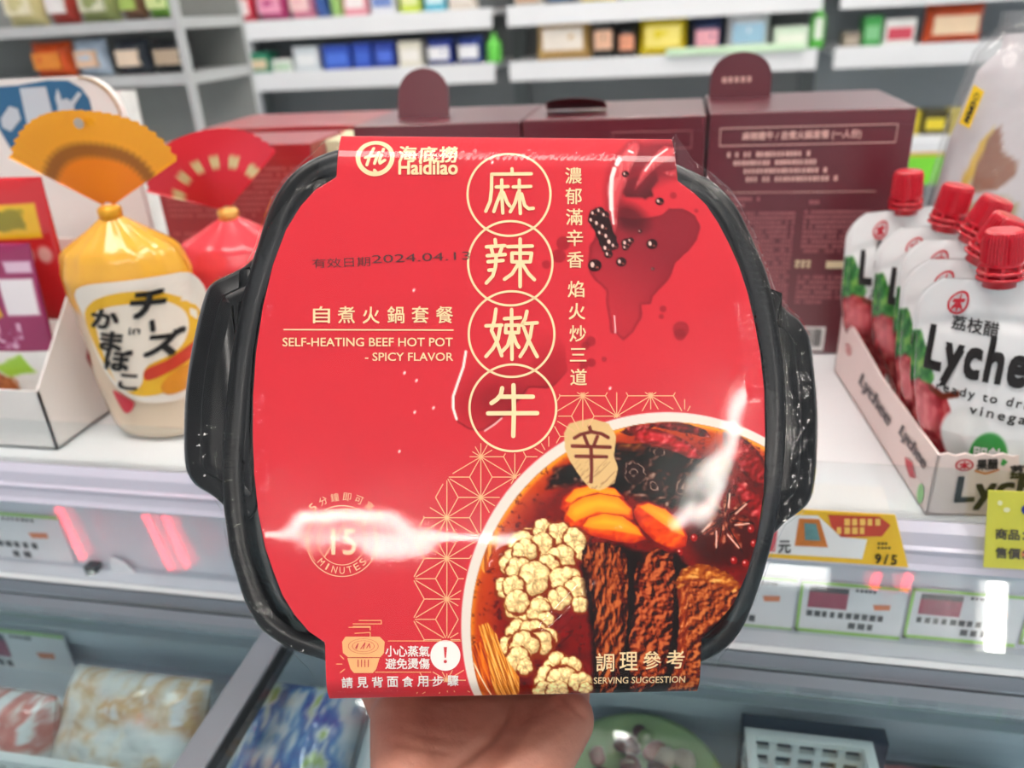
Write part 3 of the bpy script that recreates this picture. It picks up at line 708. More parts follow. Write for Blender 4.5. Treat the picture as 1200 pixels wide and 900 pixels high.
# little pot, warning and instructions
def icon(mb):
    polyf(mb, [(401, 752), (405, 746), (445, 746), (451, 752), (450, 765), (446, 770), (408, 770), (402, 765)], SP)
    polyf(mb, [(407, 771), (445, 771), (441, 784), (437, 788.5), (415, 788.5), (411, 784)], SP)
    for s in ([(397, 778), (394.5, 778), (401, 778)], [(399, 768), (403, 772)], [(399, 788), (404, 784)]): stroke(mb, s, 1.1, SP)
ORANGE_INK = mat('orange_ink', '#eeb070', .4); RED_INK = mat('red_ink', '#c81f2c', .4)
mark(icon, ORANGE_INK, 'printed_icon')
def icon2(mb):
    ring(mb, 426, 757, 17.2, 17.8, lambda x, y: SP(x, 757 + (y - 757) * .5, .0004), 32); ring(mb, 426, 757, 12.6, 13.2, lambda x, y: SP(x, 757 + (y - 757) * .5, .0004), 32)
    for x in (420, 424, 428, 432): stroke(mb, [(x, 773), (x, 781)], 1, lambda x, y: SP(x, y, .0004))
    for s in ([(417, 759), (420, 754), (418, 760)], [(423, 760), (428, 753), (426, 760)], [(430, 759), (433, 754), (434, 759)]): stroke(mb, s, 1, lambda x, y: SP(x, y, .0004))
mark(icon2, RED_INK, 'printed_icon_lines')
mark(lambda mb: [stroke(mb, s, 1.0, SP) for s in ([(421, 727), (447, 727), (447, 731), (414, 731)], [(414, 734), (434, 734), (434, 738)], [(416, 742), (434, 741), (434, 747)], [(409, 735), (434, 735)])], ORANGE_INK, 'printed_steam')
chars([(c, 458 + 13.1 * k, 763) for k, c in enumerate('小心蒸氣')] + [(c, 458 + 13.1 * k, 777.5) for k, c in enumerate('避免燙傷')], 12.4, WHITE_INK, .015)
chars([(c, 407 + 17.7 * k, 800 - .3 * k) for k, c in enumerate('請見背面食用步驟')], 12.6, WHITE_INK, .015)
mark(lambda mb: disc(mb, 522, 768, 17.6, 18, SP), WHITE_INK, 'printed_warning_disc')
mark(lambda mb: [polyf(mb, [(520, 758), (524, 758), (522.8, 770.5), (521.2, 770.5)], lambda x, y: SP(x, y, .0004)), disc(mb, 522, 775, 1.9, 1.9, lambda x, y: SP(x, y, .0004), 12)], RED_INK)
mark(lambda mb: [stroke(mb, s, .9, SP) for s in ([(455, 751), (540, 751)], [(440, 787.5), (505, 787.5)])], ORANGE_INK, 'printed_rule')
chars([('調', 709, 776), ('理', 736.5, 774.5), ('參', 764, 773.5), ('考', 791.5, 772.5)], 21, bold=.008)
mark(lambda mb: fit_text(mb, 'SERVING SUGGESTION', (696, 793, 803, 801), SP, .004, rot=-.8))
# hemp-leaf line pattern
def hemp(mb):
    a = 47.6; dx = a * math.sqrt(3) / 2 * .965; seen = set()
    region = [(484, 822), (484, 640), (497, 600), (524, 560), (548, 538), (556, 521), (575, 512), (610, 500), (650, 470), (655, 458), (795, 458), (830, 500), (600, 822)]
    rp = np.array(region, float)
    def ok(p):
        x, y = p
        if ((x - 782) / 243) ** 2 + ((y - 733) / 251.5) ** 2 < 1: return False
        if math.hypot(x - 601, y - 478) < 52 or y > 818 - 9 * (x - 383) / 437: return False
        if math.hypot(x - 522, y - 768) < 19 or (398 < x < 505 and 752 < y < 786): return False
        ins = False
        for (x1, y1), (x2, y2) in zip(region, region[1:] + region[:1]):
            if (y1 > y) != (y2 > y) and x < (x2 - x1) * (y - y1) / (y2 - y1) + x1: ins = not ins
        return ins
    def V(i, j): return (523.75 + dx * i, 606.7 + a * j + (a / 2 if i % 2 else 0))
    def seg(p, q, w=1.0):
        key = tuple(sorted(((round(p[0]), round(p[1])), (round(q[0]), round(q[1])))))
        if key in seen: return
        seen.add(key); run = []
        for k in range(13):
            t = k / 12; pt = (p[0] + (q[0] - p[0]) * t, p[1] + (q[1] - p[1]) * t)
            if ok(pt): run.append(pt)
            else:
                if len(run) > 1: flat(run)
                run = []
        if len(run) > 1: flat(run)
    def flat(run):
        p, q = np.array(run[0]), np.array(run[-1]); d = q - p; d = d / np.linalg.norm(d); n = np.array([-d[1], d[0]]) * .55
        mb.add([SP(*r) for r in (p - n, q - n, q + n, p + n)], [(0, 1, 2, 3)])
    for i in range(-2, 9):
        for j in range(-5, 6):
            v = V(i, j); off = 0 if i % 2 == 0 else 1
            d1 = V(i, j + 1); r1 = V(i + 1, j - 1 + off); r2 = V(i + 1, j + off)
            for q in (d1, r1, r2): seg(v, q)
            for tri in ((v, d1, r2), (v, r1, r2)):
                c = tuple(sum(t[k] for t in tri) / 3 for k in (0, 1))
                for t in tri: seg(c, t)
            if ok(v): disc(mb, v[0], v[1], 2, 2, SP, 8)
mark(hemp, mat('pattern_gold_ink', '#eeb583', .35), 'printed_pattern')

# ---- black tray with its lid rim and two handles
M_BLACK = mat('black_plastic', '#090b0d', 0.28, var=.08, scale=60, spec=.34)
BODY = [(394, 176), (365, 187), (350, 197), (335, 212), (322, 232), (312, 255), (302, 287), (293, 315), (281, 360), (270, 420), (264, 480), (260, 540), (262, 592), (266, 622), (269, 645), (277, 673), (286, 702), (303, 733), (323, 750), (347, 763), (380, 774), (440, 797), (520, 806), (600, 808), (690, 805), (770, 795), (822, 776), (842, 766), (860, 750), (874, 728), (888, 692), (900, 653), (907, 625), (915, 580), (920, 530), (922, 480), (919, 430), (912, 380), (902, 333), (893, 306), (887, 293), (877, 270), (865, 246), (850, 226), (832, 211), (812, 201), (794, 193), (740, 174), (670, 166), (600, 164), (520, 165), (440, 169)]
def loops(mb, outline, prof, n=200, fill=True, fill0=False):
    o = spline(outline, n); t = np.roll(o, -1, 0) - np.roll(o, 1, 0); t /= np.linalg.norm(t, axis=1)[:, None]
    area = .5 * np.sum(o[:, 0] * np.roll(o[:, 1], -1) - np.roll(o[:, 0], -1) * o[:, 1]); nr = np.stack([-t[:, 1], t[:, 0]], 1) * (1 if area > 0 else -1)
    vs = []; fs = []
    for inset, z in prof:
        q = o + nr * inset; X, Y = pot_arr(q[:, 0], q[:, 1], z); vs += [(x, y, z) for x, y in zip(X, Y)]
    for k in range(len(prof) - 1):
        for i in range(n):
            j = (i + 1) % n; fs.append((k * n + i, k * n + j, (k + 1) * n + j, (k + 1) * n + i))
    if fill: fs.append(tuple(range((len(prof) - 1) * n, len(prof) * n)))
    if fill0: fs.append(tuple(range(n))[::-1])
    mb.add(vs, fs)
mb = MB(); loops(mb, BODY, [(5, -.024), (1, -.0225), (0, -.018), (0, -.0125), (1.2, -.0105), (3.5, -.0098), (22, -.0102), (25, -.0112), (29, -.0145), (44, -.015), (50, -.0125), (54, -.0035), (60, -.0025)])
mb.build('lid', M_BLACK, pot, True)
mb = MB(); loops(mb, BODY, [(6, -.0185), (14, -.020), (20, -.04), (28, -.058), (38, -.066), (60, -.0705)])
mb.build('tray_bowl', M_BLACK, pot, True)
HL = [(310, 300), (296, 304), (287, 312), (270, 321), (253, 329), (245, 336), (240, 347), (232, 375), (223, 420), (218, 457), (216, 490), (216, 530), (219, 552), (229, 568), (248, 580), (262, 592), (275, 606), (300, 600), (312, 520), (318, 420), (318, 340)]
HR = [(885, 330), (895, 334), (907, 349), (921, 363), (935, 374), (944, 386), (950, 402), (955, 445), (958, 488), (957, 537), (954, 568), (949, 586), (940, 597), (920, 612), (906, 626), (892, 632), (878, 600), (872, 500), (874, 400)]
for H in (HL, HR):
    mb = MB(); loops(mb, H, [(3, -.0225), (.5, -.021), (0, -.016), (0, -.0145), (1.5, -.0128), (4, -.0122), (18, -.0128), (20, -.0118), (21, -.0112), (34, -.0116)], 120)
    mb.build('handle', M_BLACK, pot, True)

# ---- clear shrink film
FL = [(397, 150), (385, 160), (366, 179), (347, 195), (331, 211), (318, 231), (308, 255), (299, 287), (289, 307), (274, 317), (253, 326), (242, 338), (233, 370), (221, 425), (216, 457), (214, 500), (214, 533), (218, 555), (229, 570), (248, 582), (258, 596), (262, 620), (268, 650), (281, 692), (298, 730), (322, 753), (343, 766), (362, 785), (376, 808), (382, 824)]
FR = [(790, 154), (797, 165), (814, 189), (835, 203), (855, 220), (872, 245), (888, 280), (899, 312), (909, 340), (925, 360), (940, 374), (950, 392), (957, 440), (960, 490), (959, 540), (954, 578), (943, 600), (921, 615), (909, 638), (898, 672), (885, 706), (867, 740), (846, 770), (828, 797), (820, 815)]
n1_, n2_, n3_ = 46, 300, 46; NRF = 430
tv = np.linspace(0, 1, NRF)
ylf = 151.5 + 671.5 * tv; yrf = 155.5 + 658.5 * tv
u1 = np.linspace(0, 1, n1_, endpoint=False); u2 = np.linspace(0, 1, n2_, endpoint=False); u3 = np.linspace(0, 1, n3_)
sl, sr, fl, frr = edge(SL, ylf), edge(SR, yrf), edge(FL, ylf), edge(FR, yrf)
fl = np.minimum(fl, sl - .2); frr = np.maximum(frr, sr + .2)
FXp = np.concatenate([fl[:, None] + (sl - fl)[:, None] * u1, sl[:, None] + (sr - sl)[:, None] * u2, sr[:, None] + (frr - sr)[:, None] * u3], 1)
wS = (FXp - fl[:, None]) / (frr - fl)[:, None]; FYp = ylf[:, None] * (1 - wS) + yrf[:, None] * wS
outd = np.concatenate([np.tile(1 - u1, (NRF, 1)), np.zeros((NRF, n2_)), np.tile(u3, (NRF, 1))], 1)     # 0 at the sleeve edge, 1 at the film's rim
span = np.concatenate([np.tile((sl - fl)[:, None], (1, n1_)), np.zeros((NRF, n2_)), np.tile((frr - sr)[:, None], (1, n3_))], 1)
dpx = outd * span
zf = .0009 - .0102 * np.clip(dpx / 22, 0, 1) ** .8 - .0035 * np.clip((outd - .93) / .07, 0, 1) * (span > 15)
def band(v, a, b, s=6.0): return np.clip((v - a) / s, 0, 1) * np.clip((b - v) / s, 0, 1)
jit = fbm(FXp / 11, FYp / 11, 3, 81) - .5; fine = fbm(FXp / 4, FYp / 4, 3, 85) - .5
inL = FXp - sl[:, None]; inR = sr[:, None] - FXp
rip = band(inL, 1, 14, 3) * band(FYp, 455, 578, 20) * np.sin(2 * np.pi * (FYp + 8 * jit) / 7.4) * .00022
rip += band(inL, 3, 12, 3) * band(FYp, 340, 385, 12) * np.sin(2 * np.pi * (FYp + 8 * jit) / 13) * .0002
rip += band(inR, -6, 20, 5) * band(FYp, 350, 470, 15) * np.sin(2 * np.pi * (FYp + 10 * jit) / 8.4) * .00026
rip += band(FYp, 148, 187, 6) * band(FXp, 478, 735, 25) * np.sin(2 * np.pi * (FXp + FYp * .4 + 6 * jit) / 7.0) * .00016
rip += band(dpx, 8, 46, 8) * (band(FYp, 255, 440, 25) * (FXp > 600) + band(FYp, 560, 720, 25) * (FXp < 600) + band(FYp, 500, 575, 15) * (FXp < 600)) * (fine * .0006 + .00012 * np.sin(2 * np.pi * FYp / 8))
rip += (jit + .3 * fine) * .0004 * np.clip(outd * 3, 0, 1) + (fbm(FXp / 90, FYp / 90, 2, 91) - .5) * .0004
def crease(ax, ay, bx, by, w, h):
    ex_, ey_ = bx - ax, by - ay; t = ((FXp - ax) * ex_ + (FYp - ay) * ey_) / (ex_ ** 2 + ey_ ** 2); tc = np.clip(t, 0, 1)
    d = np.hypot(FXp - ax - tc * ex_, FYp - ay - tc * ey_); return h * np.exp(-(d / w) ** 2)
rip += crease(580, 665, 700, 636, 4, .0005) + crease(590, 650, 720, 620, 5, .0003) + crease(640, 740, 690, 690, 8, .0005)
LXf, LYf = pot_arr(FXp, FYp, 0.0); lt, lb = sleeve_edges_ly(np.clip(wS, 0, 1))
zfold = fold_z(LXf, LYf, lt + .0006, lb - .0006) * (dpx < 1)
ztot = np.maximum(zf + rip, np.where(dpx < .5, .0005, -1)) + zfold
d_ = FWn + CRn * ((FXp - 600) / FPX)[..., None] + CUn * ((450 - FYp) / FPX)[..., None]
t_ = (((POn - CAMn) @ EZn) + zf) / (d_ @ EZn); p_ = CAMn + d_ * t_[..., None] - POn
film = raw_grid('shrink_film', np.stack([p_ @ EXn, p_ @ EYn, ztot], -1), None, clear('shrink_film_clear', '#ffffff', .75, 0.05, ior=1.48), pot)
film['label'] = 'clear glossy shrink film with wrinkles'

# ================================================================== the hand that holds it
def hand_mesh():
    bm = bmesh.new(); bmesh.ops.create_icosphere(bm, subdivisions=2, radius=1.0)
    iv = np.array([v.co[:] for v in bm.verts]); jf = np.array([[v.index for v in f.verts] for f in bm.faces]); bm.free()
    V_, F_ = [], []
    def ball(c, r):
        F_.append(jf + len(iv) * len(V_)); V_.append(iv * r + np.array(c))
    def chain(pts):
        for (a, b) in zip(pts[:-1], pts[1:]):
            A_, B_ = Vector(a[:3]), Vector(b[:3]); n = max(2, int((A_ - B_).length / .0028))
            for k in range(n + 1):
                t = k / n; ball(A_.lerp(B_, t), a[3] + (b[3] - a[3]) * t)
    W = [(-.034, -.082, .002, .018), (-.022, -.085, .000, .021), (-.010, -.085, .000, .021), (.002, -.082, .002, .018)]
    # palm: four metacarpals from wrist to knuckles, rising back under the pot
    mid = [(-.033, -.047, -.028, .0165), (-.021, -.047, -.031, .0165), (-.008, -.047, -.031, .0165), (-.0005, -.046, -.028, .0160)]
    upp = [(-.040, -.024, -.052, .0135), (-.020, -.022, -.056, .0120), (.001, -.022, -.056, .0120), (.0195, -.021, -.052, .0135)]
    base = [(-.036, -.013, -.083, .0110), (-.014, -.012, -.086, .0112), (.008, -.012, -.085, .0108), (.027, -.013, -.081, .0098)]
    for q in range(4): chain([W[q], mid[q], upp[q], base[q]])
    for q in range(3):                                     # web between them
        for t in (.35, .65):
            chain([tuple(np.array(W[q]) * (1 - t) + np.array(W[q + 1]) * t), tuple(np.array(mid[q]) * (1 - t) + np.array(mid[q + 1]) * t), tuple(np.array(upp[q]) * (1 - t) + np.array(upp[q + 1]) * t), tuple((np.array(base[q]) * (1 - t) + np.array(base[q + 1]) * t) * np.array([1, 1, 1, .9]))])
    # mounds of thumb and little finger
    chain([(-.034, -.07, -.008, .017), (-.040, -.040, -.030, .0165), (-.0455, -.021, -.052, .0155)])
    chain([(-.003, -.07, -.008, .0155), (.003, -.040, -.030, .0155), (.0215, -.020, -.050, .0140)])
    # fingers up the back of the pot
    fing = [[(-.037, .014, -.0842, .0098), (-.040, .040, -.0825, .0088), (-.041, .060, -.0812, .0078)],
            [(-.014, .020, -.0845, .0100), (-.014, .050, -.0825, .0090), (-.014, .073, -.0812, .0080)],
            [(.011, .018, -.0842, .0096), (.013, .046, -.0822, .0087), (.014, .067, -.0808, .0077)],
            [(.034, .010, -.0825, .0086), (.039, .031, -.0812, .0077), (.041, .047, -.0802, .0069)]]
    for q in range(4): chain([base[q]] + fing[q])
    chain([(-.0455, -.021, -.055, .0140), (-.058, -.012, -.074, .0118), (-.066, .012, -.0845, .0105), (-.070, .034, -.0835, .0088)])    # thumb
    # wrist and forearm, coming back towards the shopper
    for q in range(4):
        w = W[q]; chain([w, (w[0] * .9 + .000, -.125, .026, w[3] * .98), (w[0] * 1.1 - .002, -.19, .080, .026), (w[0] * 1.25 - .004, -.25, .155, .029)])
    me = bpy.data.meshes.new('person'); me.from_pydata(np.concatenate(V_).tolist(), [], np.concatenate(F_).tolist())
    return me
me = hand_mesh()
tmp = bpy.data.objects.new('person', me); link(tmp)
r = tmp.modifiers.new('remesh', 'REMESH'); r.mode = 'VOXEL'; r.voxel_size = 0.0016
s = tmp.modifiers.new('smooth', 'SMOOTH'); s.factor = .5; s.iterations = 14
me2 = bpy.data.meshes.new_from_object(tmp.evaluated_get(bpy.context.evaluated_depsgraph_get()))
bpy.data.objects.remove(tmp); bpy.data.meshes.remove(me)
# creases of the palm pressed into the surface
n = len(me2.vertices); co = np.empty(n * 3); me2.vertices.foreach_get('co', co); co = co.reshape(-1, 3)
no = np.empty(n * 3); me2.vertices.foreach_get('normal', no) if hasattr(me2.vertices[0], 'normal') else None; no = no.reshape(-1, 3)
def to_px(c):
    p = POn + c[:, :1] * EXn + c[:, 1:2] * EYn + c[:, 2:3] * EZn - CAMn
    w = p @ FWn; return 600 + FPX * (p @ CRn) / w, 450 - FPX * (p @ CUn) / w
qx, qy = to_px(co); front = np.clip(no[:, 2] * 2, 0, 1)
def groove(pts, w):
    best = np.full(n, 1e9)
    for a, b in zip(pts[:-1], pts[1:]):
        ax, ay = a; ex_, ey_ = b[0] - a[0], b[1] - a[1]; t = np.clip(((qx - ax) * ex_ + (qy - ay) * ey_) / (ex_ ** 2 + ey_ ** 2), 0, 1)
        best = np.minimum(best, np.hypot(qx - ax - t * ex_, qy - ay - t * ey_))
    return np.exp(-(best / w) ** 2)
dis = -.0022 * groove([(600, 800), (592, 838), (572, 868), (548, 886), (520, 905)], 6)
dis += -.0010 * groove([(662, 815), (672, 828), (684, 838)], 4) - .0005 * groove([(470, 872), (500, 880), (530, 884)], 3) - .0004 * groove([(462, 850), (490, 862), (515, 866)], 3) - .0004 * groove([(612, 842), (640, 835), (655, 822)], 4)
dis += (.0012 * np.exp(-(((qx - 510) / 55) ** 2 + ((qy - 850) / 45) ** 2)) + .0010 * np.exp(-(((qx - 640) / 35) ** 2 + ((qy - 870) / 40) ** 2)))
dis += (fbm(qx / 16, qy / 10, 3, 55) - .5) * .0007
co += no * (dis * front)[:, None]
me2.vertices.foreach_set('co', co.ravel()); me2.polygons.foreach_set('use_smooth', np.ones(len(me2.polygons), bool)); me2.update()
me2.materials.clear(); me2.materials.append(mat('skin', '#b37c69', 0.5, var=.10, scale=45, bump=.12, bscale=420, sss=.12))
person = bpy.data.objects.new('person', me2); link(person); person.matrix_world = pot.matrix_world.copy()
tag(person, 'left hand and forearm, palm up, holding the package from below', 'person')
for (x, y, z), w in (((-.041, .063, -.0885), .0058), ((-.014, .076, -.0888), .006), ((.014, .070, -.088), .0058), ((.041, .050, -.0866), .005), ((-.071, .037, -.0918), .0064)):
    P = np.zeros((7, 7, 3))
    for i in range(7):
        for j in range(7):
            u, v = i / 3 - 1, j / 3 - 1; uu, vv = u * math.sqrt(1 - v * v / 2), v * math.sqrt(1 - u * u / 2)
            P[i, j] = (x + uu * w, y + vv * w * 1.3, z + .0016 * uu * uu + .0004)
    MB().grid(P).build('fingernail', mat('nail', '#e3b3a6', .25), person, True)

# ================================================================== goods on the white deck
def face(w, h, y):
    """place() for a front face: u, v as fractions of width and height, v down from the top"""
    return lambda u, v: ((u - .5) * w, y, h * (1 - v))
# ------------------------------------------------------------------ plum and red cartons standing in a row at the back
M_PLUM = mat('plum_carton_print', '#5e1826', .32, var=.04, coat=1.0); M_PLUMTOP = M_PLUM
M_REDC = mat('red_carton_print', '#a01d27', .32, var=.04, coat=1.0)
M_PINKINK = mat('pink_print', '#d8aca4', .5); M_DIMINK = mat('dim_pink_print', '#a5666b', .5)
def carton(name, label, cat, xl, xr, yt, yb, Y, m, group=None):
    a = at_Y(xl, yt, Y); b = at_Y(xr, yt - .03 * (xr - xl), Y); zt = (a.z + b.z) / 2; w = b.x - a.x; h = zt - ZD
    back = at_z((xl + xr) / 2, yb, zt); d = max(.06, back.y - Y)
    t = thing(name, label, cat, ((a.x + b.x) / 2, Y, ZD + .0006), 0, group)
    MB().box(-w / 2, w / 2, 0, d, 0, h).build('carton', m, t, bevel=.0012)
    MB().box(-w / 2 + .002, w / 2 - .002, -.0003, .0003, h - .012, h - .0113).build('lid_seam', m, t)
    return t, w, h, d
def tab(t, x0, x1, zt, y, hgt, m, lean=0.0, name='closing_tab'):
    """rounded cardboard tab standing on the lid"""
    n = 14; c = (x0 + x1) / 2; r = (x1 - x0) / 2
    prof = [(x0, 0), (x1, 0)] + [(c + r * math.cos(math.pi * k / n), hgt * (.35 + .65 * math.sin(math.pi * k / n) ** .8)) for k in range(n + 1)]
    vs = [(px, y + s + pz * math.sin(lean), zt + pz * math.cos(lean)) for s in (0, .0012) for px, pz in prof]; k = len(prof)
    return MB().add(vs, [tuple(range(k))[::-1], tuple(range(k, 2 * k))] + [(i, (i + 1) % k, k + (i + 1) % k, k + i) for i in range(k)]).build(name, m, t)
t, w, h, d = carton('hot_pot_carton', 'plum hot pot carton with pink text panels, beside the lychee pouches', 'carton', 832, 1076, 134, 108, .63, M_PLUM)
F = face(w, h, -.0007)
def frame(mb, u0, v0, u1, v1, k=.004):
    for a, b, c, e in ((u0, v0, u1, v0 + k), (u0, v1 - k, u1, v1), (u0, v0, u0 + k, v1), (u1 - k, v0, u1, v1)): polyf(mb, [(a, b), (c, b), (c, e), (a, e)], F)
mb = MB(); frame(mb, .055, .055, .92, .125); polyf(mb, [(.04, .305), (.86, .305), (.86, .308), (.04, .308)], F); mb.build('printed_frame', M_PINKINK, t)
mb = MB(); fit_text(mb, '麻辣嫩牛 / 自煮火鍋套餐 (一人份)', (.17, .072, .75, .108), F, .03); mb.build('lettering', M_PINKINK, t)
mb = MB()
for k in range(4): text_bars(mb, .10 + .035 * k, .148 + .032 * k, .84 - .03 * k, .148 + .032 * (k + 1), 1, F, .62, .021)
mb.build('small_print', M_PINKINK, t)
mb = MB(); text_bars(mb, .05, .325, .30, .375, 2, F, .6, .02); text_bars(mb, .06, .385, .47, .80, 22, F, .62, .016)
text_bars(mb, .52, .34, .62, .36, 1, F, .7, .018); text_bars(mb, .52, .38, .86, .56, 9, F, .62, .016); text_bars(mb, .52, .65, .84, .78, 6, F, .62, .016); mb.build('small_print', M_DIMINK, t)
mb = MB(); text_bars(mb, .50, .585, .62, .62, 2, F, .75, .03); polyf(mb, [(.66, .588), (.76, .588), (.76, .618), (.66, .618)], F); mb.build('printed_seals', mat('cream_print', '#dccba6', .5), t)
mb = MB(); polyf(mb, [(.575, .875), (.70, .875), (.70, .985), (.575, .985)], F); mb.build('barcode_panel', mat('white_print', '#dcdad8', .5), t)
F2 = face(w, h, -.0010); mb = MB(); x = .59
while x < .685: q = random.choice((.003, .005, .008)); polyf(mb, [(x, .885), (x + q, .885), (x + q, .965), (x, .965)], F2); x += q + random.choice((.004, .006))
mb.build('barcode', mat('black_print', '#1a1718', .6), t)
tb = tab(t, -w / 2 + .002, -w / 2 + .052, h, d * .75, .036, M_PLUM)
mb = MB(); text_bars(mb, 0, 0, 1, 1, 1, lambda u, v: (-w / 2 + .012 + u * .03, d * .75 - .0005, h + .017 - v * .005), .9, .17); mb.build('small_print', M_PINKINK, tb)
t, w, h, d = carton('hot_pot_carton', 'plum hot pot carton with a folded-down tab on its lid', 'carton', 612, 828, 142, 119, .63, M_PLUM)
F = face(w, h, -.0007); mb = MB(); frame(mb, .5, .055, .93, .125); mb.build('printed_frame', M_DIMINK, t)
tab(t, -w / 2 + .012, -w / 2 + .062, h + .001, d * .45, .028, M_PLUM, -1.15)
t, w, h, d = carton('hot_pot_carton', 'plum hot pot carton with a tab leaning back on its lid, behind the held package', 'carton', 413, 609, 149, 127, .63, M_PLUM)
tab(t, -w / 2 + .026, -w / 2 + .071, h, d * .35, .040, M_PLUM, .25)
t, w, h, d = carton('hot_pot_carton', 'bright red hot pot carton behind the red fan bag', 'carton', 172, 363, 174, 157, .61, M_REDC)
F = face(w, h, -.0007); mb = MB(); text_bars(mb, .05, .10, .95, .34, 9, F, .6, .022); text_bars(mb, .05, .40, .95, .60, 6, F, .6, .022); mb.build('small_print', mat('pale_red_print', '#c8696a', .5), t)
t, w, h, d = carton('hot_pot_carton', 'red hot pot carton in the second row, pink lid showing', 'carton', 236, 420, 152, 134, .745, M_REDC)
t, w, h, d = carton('cream_carton', 'narrow cream carton wedged between red and plum cartons', 'carton', 366, 411, 166, 158, .64, mat('cream_board', '#cfcaa2', .5))

# ------------------------------------------------------------------ fan-topped fish cake bags
def fan_bag(label, tiepx, basepx, Yb, rx, cols, fan, lab):
    b = at_Y(basepx[0], basepx[1], Yb); tp = at_Y(tiepx[0], tiepx[1], Yb); H = tp.z - ZD - .001
    t = thing('fish_cake_bag', label, 'snack bag', (b.x, Yb, ZD + .0005), math.radians(8))
    n, m_ = 56, 48
    vv = np.linspace(0, 1, m_); aa = np.linspace(0, 2 * np.pi, n + 1)
    r = np.interp(vv, [0, .02, .07, .3, .6, .76, .86, .93, 1], [.70, .86, .94, 1, 1.0, 1.04, .9, .48, .12])
    V2, A2 = np.meshgrid(vv, aa, indexing='ij')
    pl = 1 + .05 * np.sin(A2 * 14 + V2 * 4) * np.clip((V2 - .72) * 5, 0, 1) + .035 * (fbm(A2 * 2.2, V2 * 9, 3, 5) - .5) * 2
    R = r[:, None] * rx * pl
    shift = (tp.x - b.x)
    P = np.stack([R * np.cos(A2) + shift * V2, R * np.sin(A2) * .72, V2 * H], -1)
    X = A2; C = np.zeros(P.shape) + rgb(cols[0])
    w_ = np.clip((V2 - .60 + .05 * (fbm(A2 * 1.5, V2 * 4, 2, 3) - .5)) / .04, 0, 1)[..., None]
    top = (rgb(cols[1]) + rgb(cols[2])) / 2
    C = C * (1 - w_) + top * w_
    raw_grid('bag_body', P, C, printed('bag_print_gloss', .22, .5, glow=.2), t)
    MB().add([tuple(p) for p in P[0][:-1]], [tuple(range(n))]).build('bag_base', mat('bag_base_film', '#e6d6bc', .4), t)
    # pleated fan
    tz = Vector((shift, 0, H)); np_ = 22; a0, a1 = fan['ang']; rows = []; cc = []
    ns = 14
    for i in range(np_ * 2 + 1):
        f = i / (np_ * 2); a = math.radians(a0 + (a1 - a0) * f); Rf = fan['r'] * (1 + .03 * math.sin(f * 9) + fan.get('skew', 0) * (f - .5))
        z_ = (.0017 if i % 2 else -.0017)
        row = []; rc = []
        for k in range(ns):
            q = k / (ns - 1); rr = .004 + (Rf - .004) * q
            row.append((tz.x + rr * math.sin(a), z_ * (.25 + q) + fan.get('bow', 0) * (f - .5) ** 2, tz.z + .004 + rr * math.cos(a)))
            c = rgb(fan['in']) if q < .5 else (rgb(fan['band']) if q < .68 and (fan['solid'] or (i // 4) % 2 == 0) else rgb(fan['out']))
            rc.append(c)
        rows.append(row); cc.append(rc)
    raw_grid('fan_top', np.array(rows), np.array(cc), printed('fan_print_gloss', .25, .4, glow=.35), t, smooth=False)
    if fan['hole']:
        f = .47; a = math.radians(a0 + (a1 - a0) * f); rr = fan['r'] * .86
        mb = MB(); disc(mb, tz.x + rr * math.sin(a), tz.z + .004 + rr * math.cos(a), .0033, .0033, lambda x, z: (x, -.0052, z)); mb.build('hang_hole', mat('hole_grey', '#b3a79a', .6), t)
    MB().lathe([(.0055, -.004), (.0075, -.003), (.0078, .003), (.0055, .005)], 18, (tz.x, 0, tz.z + .001)).build('twist_tie', mat(fan['tie'], fan['tie'], .3, .3), t, True)
    def put(px, py, lift=.0009):
        p = at_Y(px, py, Yb - rx * .72); c, s_ = math.cos(-math.radians(8)), math.sin(-math.radians(8))
        dx, dy = p.x - b.x, p.y - Yb; lx = dx * c - dy * s_; lz = p.z - ZD
        v = min(max(lz / H, 0), 1); rr = float(np.interp(v, vv, r)) * rx; lx0 = lx - shift * v
        q = max(1 - (lx0 / rr) ** 2, .02)
        return (lx, -.72 * rr * math.sqrt(q) * 1.02 - lift, lz)
    if lab: lab(t, put)
    return t
